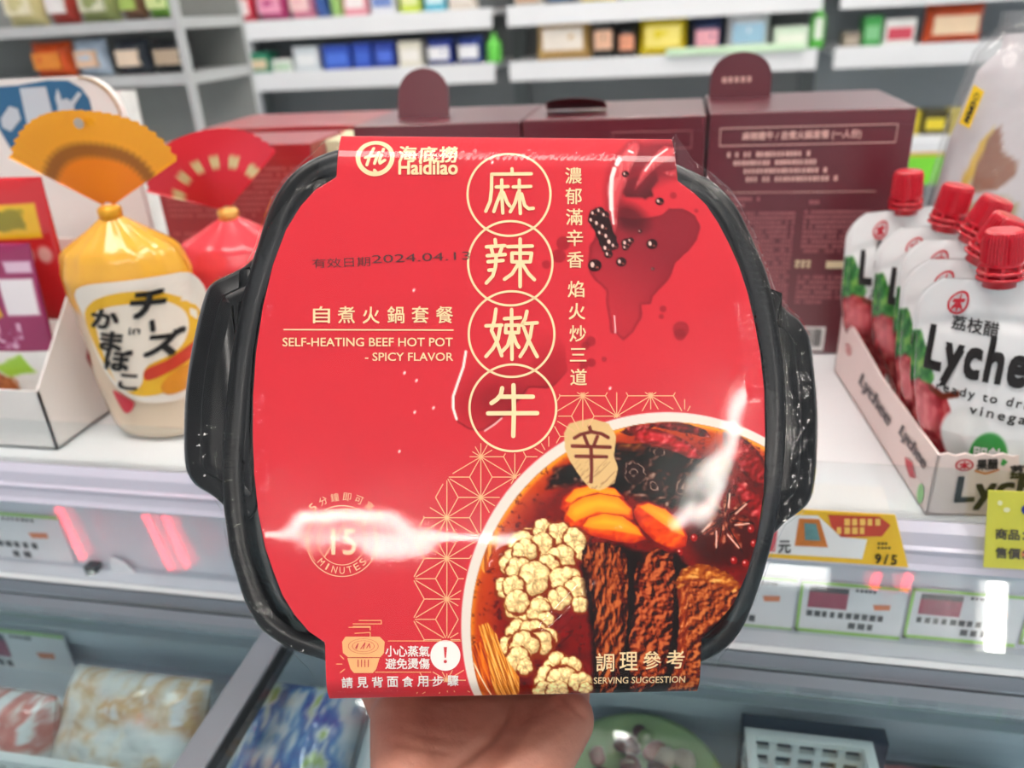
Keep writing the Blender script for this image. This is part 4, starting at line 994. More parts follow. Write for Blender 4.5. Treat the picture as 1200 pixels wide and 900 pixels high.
def yellow_label(t, put):
    K = lambda *p: [(60 + x / 4.5, 320 + y / 4.5) for x, y in p]
    def gridfill(name, px, m, lift):
        """polygon laid on the bag: filled with a fine fan so that it follows the curve"""
        o = spline(px, 60); c = o.mean(0); mb = MB(); R = 9
        P = [[put(*(c + (p - c) * (k / R)), lift) for k in range(R + 1)] for p in list(o) + [o[0]]]
        return mb.grid(np.array(P)).build(name, m, t, True)
    lb = gridfill('label', K((125, 120), (200, 60), (420, 50), (600, 70), (700, 160), (735, 330), (745, 560), (700, 690), (520, 690), (380, 630), (260, 480), (180, 260)), mat('label_white', '#f3e9dc', .3), .0008)
    gridfill('label_band', K((180, 240), (215, 160), (300, 118), (420, 108), (540, 140), (640, 230), (705, 340), (720, 480), (690, 600), (580, 650), (440, 640), (340, 560), (240, 400)), mat('label_yellow', '#eeb92c', .3), .0012)
    gridfill('label_panel', K((240, 230), (300, 180), (420, 170), (540, 180), (620, 260), (650, 370), (620, 450), (500, 500), (480, 590), (420, 620), (360, 580), (290, 440)), mat('label_cream', '#f2e6d6', .3), .0016)
    gridfill('label_ribbon', K((500, 515), (600, 480), (700, 420), (735, 430), (735, 470), (640, 530), (510, 570)), mat('label_red', '#c8391f', .35), .0020)
    gridfill('printed_cheese', K((570, 610), (620, 550), (700, 530), (740, 560), (735, 620), (680, 655), (600, 660)), mat('cheese_orange', '#d98a1c', .35), .0020)
    gridfill('printed_corner', K((330, 620), (380, 640), (440, 680), (430, 720), (400, 740), (370, 710)), mat('corner_red', '#c9283a', .35), .0014)
    mb = MB()
    pl = lambda x, y: put(60 + x / 4.5, 320 + y / 4.5, .0026)
    for c, (x0, y0, x1, y1) in {'チ': (420, 115, 555, 250), 'ズ': (495, 335, 635, 455), 'か': (230, 190, 365, 285), 'ま': (275, 305, 385, 400), 'ぼ': (300, 400, 430, 505), 'こ': (372, 530, 465, 605)}.items():
        fit_text(mb, c, (x0, y0, x1, y1), pl, .045, rot=8)
    stroke(mb, [(512, 275), (520, 318)], 22, pl); fit_text(mb, 'in', (415, 290, 465, 325), pl, .03)
    mb.build('lettering', mat('black_brush_ink', '#14110f', .5), t)
fan_bag('yellow fan-topped fish cake bag with black brush lettering on its label', (130, 250), (205, 506), .462, .0425,
        ('#ead8bd', '#f3a92a', '#ffd35e'), dict(ang=(-58, 62), r=.064, skew=-.10, solid=True, hole=True, out='#ffb22a', band='#a8681e', tie='#e8a628', **{'in': '#fb8f10'}), yellow_label)
fan_bag('red fan-topped fish cake bag with a gold tie, behind the yellow one', (268, 252), (318, 470), .535, .046,
        ('#eccdc2', '#e02a3c', '#ff6a70'), dict(ang=(-74, 48), r=.060, skew=0, solid=False, hole=False, out='#ee3a4e', band='#e9dca6', tie='#e8b45c', **{'in': '#e2253a'}), None)

# ------------------------------------------------------------------ white display carton with retort packets, board behind
c0 = at_z(68, 528, ZD); W_ = .19
M_CARD = mat('white_board', '#ebe7e3', .5, var=.03)
t = thing('display_carton', 'white open-fronted display carton of retort packets', 'carton', (c0.x - W_ / 2, c0.y, ZD + .0006))
zf_ = at_Y(46, 460, c0.y).z - ZD; Dp = .115; _d = ray(84, 335); pk = CAM + _d * ((c0.x - CAM.x) / _d.x); zb_ = pk.z - ZD
th = .0016
MB().box(-W_ / 2, W_ / 2, 0, th, 0, zf_).build('front_panel', M_CARD, t)
for s in (-W_ / 2, W_ / 2 - th): MB().prism([(0, 0), (Dp, 0), (Dp, zb_ + .02), (pk.y - c0.y + .03, zb_ + .02), (pk.y - c0.y, zb_), (0, zf_)], 'x', s, s + th).build('side_panel', M_CARD, t)
MB().box(-W_ / 2, W_ / 2, Dp - th, Dp, 0, zb_ + .02).build('back_panel', M_CARD, t)
MB().box(-W_ / 2, W_ / 2, 0, Dp, 0, th).build('floor_panel', M_CARD, t)
sp = lambda u, v: (W_ / 2 + .0005, Dp * u, zb_ * (1 - v))
mb = MB(); polyf(mb, [(.55 + .10 * math.cos(a) * (1.0 if math.sin(a) > 0 else .8), .52 + .16 * math.sin(a)) for a in np.linspace(0, 2 * math.pi, 24, endpoint=False)], sp); mb.build('printed_drop', mat('drop_red', '#9c2028', .5), t)
mb = MB(); text_bars(mb, .56, .70, .76, .78, 2, sp, .7, .05); mb.build('small_print', mat('brown_print', '#8a5f58', .5), t)
def packet(name, label, px0, px1, y0, y1, Y, lean, paint, dep=.016):
    a = at_Y(px0, y1, Y); b = at_Y(px1, y1, Y); b.x = min(b.x, c0.x - .004); w = b.x - a.x; zt = at_Y(px1, y0, Y).z; zb = max(a.z, ZD + .003); h = zt - zb
    t = thing(name, label, 'packet', ((a.x + b.x) / 2, Y, zb)); t.rotation_euler = (lean, 0, 0)
    u, v = np.meshgrid(np.linspace(0, 1, 90), np.linspace(0, 1, 110)); A = Paint(u * 100, v * 120, '#ffffff'); paint(A)
    puff = (np.clip(np.sin(np.pi * u) * np.sin(np.pi * v), 0, 1) ** .45)
    P = np.stack([(u - .5) * w, -dep / 2 * puff + .0012 * (fbm(u * 5, v * 6, 3, 6) - .5) * puff, h * (1 - v)], -1)
    raw_grid('packet_front', P, A.C, printed('packet_print_gloss', .2, .6), t)
    P2 = P.copy(); P2[..., 1] = dep / 2 * puff + .0003; raw_grid('packet_back', P2, A.C * 0 + A.C.mean((0, 1)), printed('packet_print_gloss', .2, .6), t)
    return t, w, h
def red_paint(A):
    A.C[:] = rgb('#c8262c'); A.put(A.poly([(32, 22), (92, 20), (92, 48), (32, 50)], 2), '#e9bb22'); A.put(A.poly([(50, 26), (82, 26), (82, 42), (50, 42)], 3, wob=3) * .6, '#5a6a12')
    for k in range(6): A.put(A.ell(28 + 12.5 * k, 62, 5, 7, soft=3) * .8, '#f0d8d2')
def purple_paint(A):
    A.C[:] = rgb('#8f2456'); A.put(A.poly([(0, 14), (66, 14), (66, 21), (0, 21)], 1), '#c98a1c'); A.put(A.poly([(0, 33), (62, 33), (68, 50), (60, 54), (0, 54)], 2), '#d9a72a')
    A.put(A.poly([(70, 24), (97, 24), (97, 50), (72, 50)], 2), '#e8e2e6'); A.put(A.poly([(76, 12), (98, 12), (98, 20), (78, 20)], 2), '#d6b6cc')
    A.put(np.clip((fbm(A.X / 6, A.Y / 6, 3, 9) - .5) * 6, 0, 1) * ((A.Y > 56) & (A.Y < 74) & (A.X < 80)) * .8, '#e6c2d8')
    A.put(A.poly([(0, 4), (50, 4), (50, 10), (0, 10)], 3) * .5, '#d59ac0')
    A.put((A.Y > 77) * 1.0, '#ecebe8'); A.put(A.poly([(0, 118), (0, 90), (20, 84), (60, 96), (66, 118)], 3, wob=4), '#c9763e')
    e = A.emboss(lambda x, y: fbm(x / 5, y / 5, 3, 3), 1.2); A.put(A.poly([(0, 118), (0, 90), (20, 84), (60, 96), (66, 118)], 3, wob=4) * np.clip(np.abs(e) * 4, 0, .6), '#8a3f18')
    A.put(A.poly([(45, 88), (75, 80), (82, 92), (60, 96)], 3, wob=2), '#9ccb3c'); A.put(A.ell(75, 112, 14, 10, soft=4) * .6, '#ffffff')
packet('retort_packet', 'glossy red retort packet with a yellow title band', -42, 148, 207, 372, c0.y + .060, -.06, red_paint)
packet('retort_packet', 'purple retort packet with white window and a rice dish picture', -42, 112, 290, 470, c0.y + .026, -.10, purple_paint)
# board with blue print
Yb_ = .60; a = at_Y(-60, 95, Yb_); b = at_Y(132, 92, Yb_); zt = at_Y(60, 92, Yb_).z; w = b.x - a.x; h = zt - ZD
t = thing('display_board', 'white display board with rounded corner and blue printed hands', 'display board', ((a.x + b.x) / 2, Yb_, ZD + .0006))
cr = .03; pr = [(-w / 2, 0), (w / 2, 0), (w / 2, h - cr)] + [(w / 2 - cr + cr * math.cos(q), h - cr + cr * math.sin(q)) for q in np.linspace(0, math.pi / 2, 9)[1:]] + [(-w / 2, h)]
MB().prism(pr, 'y', 0, .006).build('board', M_CARD, t)
MB().prism([(x, z) for x, z in pr[2:11]] + [(x - .0015, z - .0015) for x, z in pr[2:11]][::-1], 'y', -.0008, .0).build('brown_edge', mat('kraft_edge', '#a98453', .6), t)
bp_ = lambda px, py: (lambda p: (p.x - (a.x + b.x) / 2, -.0006, p.z - ZD))(at_Y(px, py, Yb_))
bl = lambda *pts: [(x / 5, 80 + y / 5) for x, y in pts]
def pf(name, pts, m, dy=0.0):
    mb = MB(); polyf(mb, pts, lambda x, y: (bp_(x, y)[0], -.0006 - dy, bp_(x, y)[2])); return mb.build(name, m, t)
pf('blue_print', bl((-250, 130), (100, 105), (280, 75), (400, 75), (480, 120), (525, 180), (550, 275), (330, 310), (180, 390), (70, 480), (-20, 330), (-250, 400)), mat('blue_ink', '#2b668f', .5))
M_PALE = mat('pale_print', '#c3cdd5', .5)
pf('printed_strip', bl((120, 120), (275, 112), (325, 310), (175, 380)), M_PALE, .0004)
pf('printed_leaf', bl((10, 300), (60, 225), (110, 240), (130, 300), (70, 375), (20, 350)), M_PALE, .0004)
pf('printed_hand', bl((340, 310), (345, 230), (330, 180), (340, 120), (360, 160), (365, 190), (400, 180), (420, 200), (465, 140), (485, 155), (440, 220), (445, 285)), M_PALE, .0004)

# ------------------------------------------------------------------ lychee pouches in their pink carton
c1 = at_z(1081, 599, ZD); cb = at_z(976, 432, ZD); Dl = cb.y - c1.y; Wl = .105
M_PINKC = mat('pink_board', '#ecd9d4', .5, var=.03)
t = thing('pouch_carton', 'pale pink open carton holding lychee vinegar pouches', 'carton', (c1.x + Wl / 2, c1.y, ZD + .0006)); t.rotation_euler = (0, 0, math.atan2(-(cb.x - c1.x), cb.y - c1.y))
zf1 = at_Y(1091, 529, c1.y).z - ZD; zb1 = at_Y(983, 368, cb.y).z - ZD
mb = MB(); nz_ = 22
top = [(-Wl / 2 + Wl * k / nz_, zf1 + (.0009 if k % 2 else -.0006)) for k in range(nz_ + 1)]
mb.prism([(-Wl / 2, 0)] + top + [(Wl / 2, 0)], 'y', 0, .0016); fp = mb.build('front_panel', M_PINKC, t)
for s in (-Wl / 2, Wl / 2 - .0016):
    MB().prism([(0, 0), (Dl, 0), (Dl, zb1), (Dl * .85, zb1 + .001), (Dl * .5, zf1 * .95 + zb1 * .05), (0, zf1)], 'x', s, s + .0016).build('side_panel', M_PINKC, t)
MB().box(-Wl / 2, Wl / 2, Dl - .0016, Dl, 0, zb1).build('back_panel', M_PINKC, t)
MB().box(-Wl / 2, Wl / 2, 0, Dl, 0, .0015).build('floor_panel', M_PINKC, t)
M_LOGO = mat('logo_red', '#c5283a', .4); M_BLK = mat('black_print', '#1a1718', .6)
def lp(px, py, lift=.0006):
    p = at_Y(px, py, c1.y); return (p.x - c1.x - Wl / 2, -lift, p.z - ZD)
def logo(place, cx, cy, rx, ry, parent, lift=.0005):
    mb = MB(); n = 32
    ring(mb, 0, 0, .80, 1, lambda x, y: place(cx + x * rx, cy + y * ry), 28)
    for s in ([(-.5, -.15), (.5, -.2)], [(0, -.6), (0, .6)], [(0, -.15), (-.45, .5)], [(0, -.15), (.45, .5)], [(-.3, .3), (.3, .3)]): stroke(mb, [(cx + x * rx, cy + y * ry) for x, y in s], .16 * rx, place)
    return mb.build('printed_logo', M_LOGO, parent)
logo(lp, 1127, 542, 11, 7, fp)
for tx, bx in (('果醋', (1142, 536, 1167, 548)), ('荔枝醋', (1182, 545, 1235, 560))):
    mb = MB(); fit_text(mb, tx, bx, lp, .04); mb.build('lettering', M_BLK, fp)
mb = MB(); fit_text(mb, 'Lychee', (1114, 556, 1262, 594), lp, .03, slant=.18); mb.build('lettering', M_BLK, fp)
mb = MB(); stroke(mb, [(1140, 549), (1152, 553), (1168, 549)], 2.2, lp); mb.build('printed_swoosh', mat('swoosh_orange', '#d2793a', .4), fp)
mb = MB(); polyf(mb, [(1170, 543), (1173, 536), (1179, 540), (1174, 545)], lp); mb.build('printed_leaf', mat('leaf_green', '#3f9a4a', .4), fp)
sideP = lambda u, v: (-Wl / 2 - .0006, Dl * (1 - u), max(zf1, .02) * (1 - v))
mb = MB(); fit_text(mb, 'Lychee', (.30, .30, .62, .62), sideP, .02, slant=.1); mb.build('lettering', mat('grey_print', '#6a6062', .6), t)
mb = MB(); fit_text(mb, 'Lychee', (.72, .22, .93, .48), sideP, .02, slant=.1); mb.build('lettering', mat('grey_print', '#6a6062', .6), t)
logo(sideP, .14, .24, .035, .10, t)
mb = MB(); polyf(mb, [(.80, .62), (.86, .55), (.90, .70), (.86, .80), (.82, .74)], sideP); mb.build('printed_fruit', M_LOGO, t)
mb = MB(); disc(mb, .95, .80, .022, .16, sideP, 20); mb.build('printed_seal', mat('leaf_green2', '#7fc06c', .4), t)

PH = at_Y(1178, 327, c1.y + .018).z - ZD - .004            # pouch height below the spout
pw = .079
def make_pouch():
    t = thing('lychee_pouch', 'x', 'drink pouch')
    nv, nu = 150, 130; v, u = np.meshgrid(np.linspace(0, 1, nv), np.linspace(-1, 1, nu), indexing='ij')      # v up from the base
    half = pw / 2 * np.interp(v, [0, .12, .36, .55, 1], [.52, .60, .92, 1, 1]) * np.where(v > .86, np.sqrt(np.maximum(1 - ((v - .86) / .14) ** 2 * .55, .0)), 1.0)
    thick = .0165 * np.interp(v, [0, .05, .35, .7, .9, 1], [.75, 1, .95, .55, .20, .07])
    prof = np.clip(1 - np.abs(u) ** 2.6, 0, 1) ** .6
    dent = .0030 * (fbm(u * 2.2 + 5, v * 3.2, 3, 12) - .5) * prof * np.clip(v * 3, 0, 1) + .0016 * np.exp(-((v - .83 + .05 * u * u) / .03) ** 2) * prof
    seal = np.clip((np.abs(u) - .93) / .02, 0, 1)
    X = u * half; Y = -(thick * prof * (1 - seal) + .0006) + dent; Z = v * PH
    A = Paint(u * 100, (1 - v) * 140, '#e9ebec')
    leaf = [(-100, 34), (-88, 32), (-74, 44), (-66, 60), (-72, 70), (-86, 66), (-100, 72)]; gm = A.poly(leaf, 2, wob=1.5); A.put(gm, '#2f7a34')
    gl = A.emboss(lambda x, y: fbm(x / 12, y / 12, 3, 5), 2); A.put(gm * np.clip(gl * 3, 0, .7), '#8fc25a'); A.put(gm * np.clip(-gl * 3, 0, .7), '#12421b')
    fr_ = A.poly([(-101, 68), (-86, 62), (-66, 64), (-50, 70), (-38, 82), (-34, 104), (-40, 142), (-101, 142)], 2, wob=1); A.put(fr_, '#a82a34')
    nb = A.emboss(lambda x, y: fbm(x / 9, y / 7, 2, 15), 2); A.put(fr_ * np.clip(nb * 2, 0, .5), '#e0807c'); A.put(fr_ * np.clip(-nb * 2, 0, .5), '#6d1119')
    A.put(fr_ * A.ell(-78, 82, 18, 12, soft=10) * .6, '#e4707a'); A.put(fr_ * A.ell(-60, 110, 20, 16, soft=10) * .5, '#5c0f16')
    A.put(A.line([(-70, 66), (-54, 70), (-34, 67)], 4, 1.5), '#6a2a1a')
    A.put(A.ell(-24, 94, 34, 20, -6, 3), '#dde1e0'); A.put(A.ell(-32, 86, 18, 8, -10, 8) * .7, '#f6f8f6'); A.put(A.ell(-20, 106, 26, 9, 0, 8) * .5, '#b9c2bd')
    A.put(A.ell(12, 114, 32, 26, 0, 2), '#2e8f3c')
    raw_grid('pouch_front', np.stack([X, Y, Z], -1), A.C, printed('pouch_print_gloss', .22, .6), t)
    raw_grid('pouch_back', np.stack([X, -Y * .9, Z], -1), A.C * 0 + rgb('#e4e6e7'), printed('pouch_print_gloss', .22, .6), t)
    ring_ = np.stack([np.stack([X[0], Y[0], Z[0]], -1), np.stack([X[0], -Y[0] * .9, Z[0]], -1)]); MB().grid(ring_).build('pouch_gusset', mat('pouch_base', '#d9dcdd', .4), t)
    def PP(x, y, lift=.0010):
        uu, v_ = x / 100, 1 - y / 140; i = min(max(int(round(v_ * (nv - 1))), 0), nv - 1); j = min(max(int(round((uu + 1) / 2 * (nu - 1))), 0), nu - 1)
        return (float(uu * half[i, j]), float(Y[i, j]) - lift, v_ * PH)
    mb = MB(); fit_text(mb, 'Lychee', (-80, 32, 66, 64), PP, .045, spacing=1.12, slant=.15, rot=3); mb.build('lettering', M_BLK, t)
    for tx, bx, sp_ in (('荔枝醋', (-50, 22, 6, 30), 1), ('ready to drink', (-62, 64, 70, 71), 1.3), ('vinegar', (-19, 74, 62, 81), 1.3)):
        mb = MB(); fit_text(mb, tx, bx, PP, .02, spacing=sp_, slant=.2 if sp_ > 1 else 0, rot=3); mb.build('lettering', M_BLK, t)
    mb = MB(); fit_text(mb, '即飲', (-10, 97, 34, 108), PP, .03); mb.build('lettering', mat('white_print', '#dcdad8', .5), t)
    logo(PP, -46, 13, 13, 7, t)
    # spout and cap
    MB().lathe([(.0062, -.004), (.0062, .006)], 16, (0, 0, PH)).build('spout', mat('spout_white', '#dfe2e2', .35), t, True)
    M_CAP = mat('red_cap_plastic', '#c01428', .3, var=.05, coat=.2); R = CAPR
    cp = MB().lathe([(R * .90, .008), (R * .98, .0085), (R * .97, .010), (R * .95, .0105), (R * .90, .023), (R * .86, .0255), (R * .78, .0264), (R * .4, .0266), (R * .06, .0266)], 72, (0, 0, 0), [0, 0, 0, .06, .06, .03, 0, 0, 0]).build('cap', M_CAP, t)
    cp.location = (0, 0, PH)
    for z in (.0008, .0042):
        MB().lathe([(R * .86, z), (R * 1.1, z + .0002), (R * 1.12, z + .0010), (R * 1.08, z + .0018), (R * .86, z + .0020)], 32).build('tamper_ring', M_CAP, cp, True)
    for k in range(8):
        b_ = MB().box(R * .95, R * 1.05, -.0009, .0009, .002, .0085).build('bridge', M_CAP, cp); b_.rotation_euler = (0, 0, k * math.pi / 4 + .2)
    MB().lathe([(R * .80, -.003), (R * .80, .009)], 20).build('neck', M_CAP, cp, True)
    return t
CAPR = (at_Y(1203, 290, c1.y + .02).x - at_Y(1152, 290, c1.y + .02).x) / 2
p0_ = make_pouch()
zc = ZD + .003 + PH + .016
lab5 = ['white lychee vinegar pouch with red cap, at the front of the pink carton', 'lychee pouch just behind the front one, its red cap leaning over',
        'lychee pouch third back in the pink carton, red cap tilted', 'lychee pouch fourth back in the pink carton, below the clear bag', 'lychee pouch at the back of the pink carton, beside the plum carton']
spec_ = [(1178, 291, -24, -6, 0), (1157, 268, -14, -4, 26), (1146, 246, -10, -4, 24), (1112, 232, -4, -4, 12), (1063, 214, 12, -3, 0)]
zc = at_Y(1178, 291, c1.y + .018).z
for k, (x, y, rz, ry, rx_) in enumerate(spec_):
    o = p0_ if k == 0 else copy_tree(p0_)
    q = at_z(x, y, zc); lean = math.radians(ry); hh = PH + .016; zb = ZD + .0025
    o.location = (q.x - math.sin(lean) * hh, q.y, zb); o.rotation_euler = (0, lean, math.radians(rz)); o['label'] = lab5[k]
    for ch in o.children:
        if ch.name.startswith('cap'): ch.rotation_euler = (0, math.radians(rx_), 0)

# ------------------------------------------------------------------ big clear bag with soft white contents
Yo = .655; a = at_Y(1092, 262, Yo); zt = at_Y(1180, 14, Yo).z; wB = .17; hB = zt - ZD
t = thing('clear_gift_bag', 'large clear plastic bag of soft white goods with a yellow tag', 'bag', (at_Y(1092, 262, Yo).x + wB * .44, Yo, ZD + .0006))
nv, nu = 90, 80; v, u = np.meshgrid(np.linspace(0, 1, nv), np.linspace(-1, 1, nu), indexing='ij')
slant = lambda v: .022 * (v - .3)
hw = wB / 2 * np.interp(v, [0, .3, .7, .9, .96, 1], [1.02, 1.02, 1.0, .94, .80, .82])
X = u * hw + slant(v); prof = np.clip(1 - u * u, 0, 1) ** .5; th_ = .035 * np.interp(v, [0, .1, .5, .85, 1], [.5, .9, 1, .55, .10]) * prof
wr = .004 * (fbm(u * 4, v * 7, 4, 9) - .5)
A = Paint(u * 100, (1 - v) * 140, '#e6dfe2')
A.put(A.poly([(-80, 44), (-70, 36), (-62, 46), (-50, 50), (-48, 56), (-60, 62), (-78, 63)], 1.5, wob=1), '#9a5a34'); A.put(A.poly([(-88, 64), (-80, 42), (-74, 36), (-78, 52), (-82, 68)], 1.5), '#f0c22c')
A.put(A.ell(-22, 33, 22, 9, 0, 2), '#d9a84a'); A.put(A.poly([(-45, 3), (10, 2), (10, 18), (-48, 16)], 4, wob=4) * .7, '#f0dc7a'); A.put(A.poly([(-88, 70), (-60, 65), (-40, 68), (-38, 76), (-70, 80)], 3, wob=3) * .8, '#b79a5a')
raw_grid('contents', np.stack([X * .98 + slant(v) * .02 + .001, -th_ * .82 - .003 + wr, v * hB * .93 + .003], -1), A.C, printed('soft_print', .7), t)
raw_grid('contents_back', np.stack([X * .95 + slant(v) * .05 + .003, th_ * .8 + .003 + wr, v * hB * .93 + .003], -1), A.C * 0 + rgb('#ddd6d9'), printed('soft_print', .7), t)
M_BAG = clear('bag_film', '#f2f3f3', 1.6, .10, bump=.5, bscale=70, haze=.10)
raw_grid('bag_front', np.stack([X, -th_ - .005 + wr * 1.3, v * hB], -1), None, M_BAG, t); raw_grid('bag_back', np.stack([X, th_ + .005 + wr, v * hB], -1), None, M_BAG, t)
def bo(px, py, lift=.0006):
    p = at_Y(px, py, Yo - .006); return (p.x - t.location.x, -.0085 - lift - .010, p.z - ZD)
mb = MB(); polyf(mb, [(1134, 98), (1146, 106), (1129, 149), (1117, 142)], bo); tg = mb.build('tag', mat('tag_yellow', '#f2c81c', .35), t)
lx_ = lambda u, v: bo(1139.5 - 8 * v + 0 + u * 8 * 0 + (v) * 0 + (-14.5) * u + 0, 104 + 38 * u + 4 * v - 2, .0012)
def tagp(u, v):          # u along the tag downwards, v across to the left
    return bo(1143 - 16.5 * u - 8 * v, 108 + 41 * u - 6 * v + 1, .0012)
mb = MB(); fit_text(mb, 'OPEN', (.30, .22, .84, .80), tagp, .03); ring(mb, .15, .5, .07, .10, lambda x, y: tagp(x, .5 + (y - .5) * 3), 20); mb.build('lettering', M_BLK, tg)

# ================================================================== shelving across the aisle
YF = 3.0
M_SHELF = mat('shelf_white', '#e9ecef', .4, var=.02); M_BACKP = mat('shelf_back_grey', '#868b8c', .6, var=.05, scale=5); M_POST = mat('shelf_post', '#6d7475', .5)
def PXF(x, y, Y=YF): return at_Y(x, y, Y)
S1, S2, S3 = PXF(267, 28).z, PXF(280, 88).z, PXF(1090, 160).z
L1, L2 = PXF(267, 49).z, PXF(280, 108).z
def shelving(label, xa, xb, back, name='shelving_unit', lip3=None):
    a, b = PXF(xa, 60).x, PXF(xb, 60).x; w = b - a
    t = thing(name, label, 'shelf', ((a + b) / 2, YF, 0))
    MB().box(-w / 2, w / 2, .40, .43, 0, 1.9).build('back_panel', back, t)
    for s in (-1, 1): MB().box(s * w / 2 - .015, s * w / 2 + .015, .36, .44, 0, 1.9).build('upright', M_POST, t)
    for zt, zl in ((S1, L1), (S2, L2), (S3, S3 - .05), (.55, .50), (.15, .02), (1.72, 1.67)):
        sh = MB().box(-w / 2 + .016, w / 2 - .016, .01, .40, zt - .02, zt).build('shelf_board', M_SHELF, t)
        MB().box(-w / 2 + .016, w / 2 - .016, 0, .012, zl, zt + .004).build('price_lip', M_SHELF, sh)
    return t
shelving('shelving unit of soaps and small boxes across the aisle', 248, 583, M_BACKP)
shelving('shelving unit of snack bags across the aisle', 591, 964, M_BACKP)
shelving('pale chiller shelving beside the snack shelves', 973, 1330, mat('chiller_back', '#aab4b8', .5, var=.04))
a = PXF(205, 60).x; b = PXF(243, 60).x
t = thing('dark_post', 'dark grey post beside the soap shelving', 'post', ((a + b) / 2, YF + .1, 0))
MB().box(-(b - a) / 2, (b - a) / 2, 0, .12, 0, 2.2).build('post', mat('dark_post', '#3d4748', .5, var=.15, scale=4), t); MB().box(-(b - a) / 2 - .03, (b - a) / 2 + .03, -.03, .15, 0, .08).build('foot', M_POST, t)
def bag_mesh(w, h, d, seed=0):
    v, u = np.meshgrid(np.linspace(0, 1, 13), np.linspace(-1, 1, 13), indexing='ij')
    pr = np.clip((1 - u ** 4) * np.sin(np.pi * np.clip(v, .0, 1)) ** .5, 0, 1); x = u * w / 2 * (1 - .05 * np.sin(np.pi * v)); ww = .012 * (fbm(u * 3 + seed, v * 4, 2, seed) - .5)
    f = np.stack([x, -d / 2 * pr - .001 + ww * pr, v * h], -1); bk_ = np.stack([x, d / 2 * pr + .001, v * h], -1)
    return MB().grid(f).grid(bk_[:, ::-1])
def goods(kind, name, label, cat, x0, x1, hpx, shelf, col, band=None, Y=YF + .02, group=None, dep=.09):
    zt = {1: S1, 2: S2, 3: S3}[shelf]; ya = {1: 28, 2: 88, 3: 140}[shelf]
    a, b = PXF(x0, ya - .03 * (x0 - 267), Y).x, PXF(x1, ya - .03 * (x0 - 267), Y).x; w = (b - a) * .94; h = hpx * .00335
    t = thing(name, label, cat, ((a + b) / 2, Y, zt + .0008), 0, group)
    m = mat('goods ' + col, col, .35, var=.12, scale=14)
    if kind == 'box': MB().box(-w / 2, w / 2, 0, dep, 0, h).build('box', m, t, bevel=.003)
    elif kind == 'bag': t.location.y += dep / 2; bag_mesh(w, h, dep, hash(name) % 7 + int(x0) % 13).build('bag', m, t, True)
    else:
        t.location.y += w / 2; MB().lathe([(w * .42, 0), (w * .48, .004), (w * .48, h * .62), (w * .40, h * .74), (w * .2, h * .8), (w * .2, h)], 18).build('bottle', m, t, True)
    if band:
        f = -.0012 if kind == 'box' else (-dep * .52 if kind == 'bag' else -w * .49)
        mb = MB(); z0, z1 = h * .22, h * .68; ww = w * (.72 if kind == 'bag' else .8 if kind == 'box' else .5)
        mb.box(-ww / 2, ww / 2, f - .001, f + (.0013 if kind == 'box' else dep * .2), z0, z1); mb.build('label_panel', mat('goods ' + band, band, .4, var=.15, scale=14), t)
    return t
# soap shelves, upper
goods('bag', 'refill_bag', 'red refill bag on the upper soap shelf beside the post', 'bag', 262, 298, 34, 1, '#c4384a', '#f1e3e2')
goods('bag', 'refill_bag', 'magenta refill bag on the upper soap shelf', 'bag', 300, 336, 36, 1, '#b23a74', '#e79bb8')
goods('bag', 'refill_bag', 'rose pink refill bag on the upper soap shelf', 'bag', 338, 368, 38, 1, '#e08aa4', '#f3c9c9')
goods('bag', 'refill_bag', 'blue refill bag beside a pale green one on upper soap shelf', 'bag', 369, 384, 38, 1, '#3f5fa8')
goods('bag', 'refill_bag', 'pale green refill bag on the upper soap shelf', 'bag', 385, 402, 38, 1, '#a8d67e')
goods('box', 'soap_box', 'pink and white soap box on the upper soap shelf', 'box', 404, 432, 36, 1, '#e59aa8', '#f6efee')
goods('box', 'soap_box', 'white soap box with blue panel on the upper soap shelf', 'box', 435, 465, 36, 1, '#dfe2ea', '#6f86c0')
goods('box', 'soap_box', 'lime yellow soap box on the upper soap shelf', 'box', 470, 494, 36, 1, '#c2d648', '#e6eeb0')
goods('box', 'soap_box', 'turquoise soap box on the upper soap shelf', 'box', 498, 524, 36, 1, '#5fb8d0', '#d6f0f4')
goods('box', 'soap_box', 'beige soap box at the end of upper soap shelf', 'box', 526, 556, 34, 1, '#d8cfc4', '#efe9e2')
# soap shelves, lower
goods('box', 'tissue_box', 'green box with cream top panel, next to the post', 'box', 262, 288, 22, 2, '#2c8c72', '#d8d8b4')
goods('box', 'tissue_box', 'green box with beige panel on the lower soap shelf', 'box', 291, 318, 22, 2, '#2f8a6a', '#dcc9a8')
goods('box', 'tissue_box', 'low white box with green panel on lower soap shelf', 'box', 320, 344, 14, 2, '#e6ece6', '#b6d6b8')
goods('box', 'tissue_box', 'white box beside royal blue boxes', 'box', 346, 376, 26, 2, '#d3dde2', '#eef2f4')
goods('box', 'tissue_box', 'royal blue box on the lower soap shelf beside white box', 'box', 380, 413, 26, 2, '#2d4fb4', '#4c74d8')
goods('box', 'tissue_box', 'royal blue box in the middle of the lower soap shelf', 'box', 415, 438, 27, 2, '#2a49ae', '#3f63c8')
goods('box', 'tissue_box', 'deep blue box beside the pale tissue packs', 'box', 440, 464, 27, 2, '#28409c', '#4d6cd0')
goods('box', 'tissue_box', 'pale beige and white tissue pack on lower soap shelf', 'box', 468, 496, 26, 2, '#e6e3d2', '#f4f2ec')
goods('bag', 'tissue_pack', 'navy topped white tissue pack on lower soap shelf', 'bag', 498, 532, 28, 2, '#32449a', '#f1f2f6')
goods('bag', 'tissue_pack', 'navy topped white tissue pack beside the green bottle', 'bag', 534, 566, 28, 2, '#2f4696', '#eef0f5')
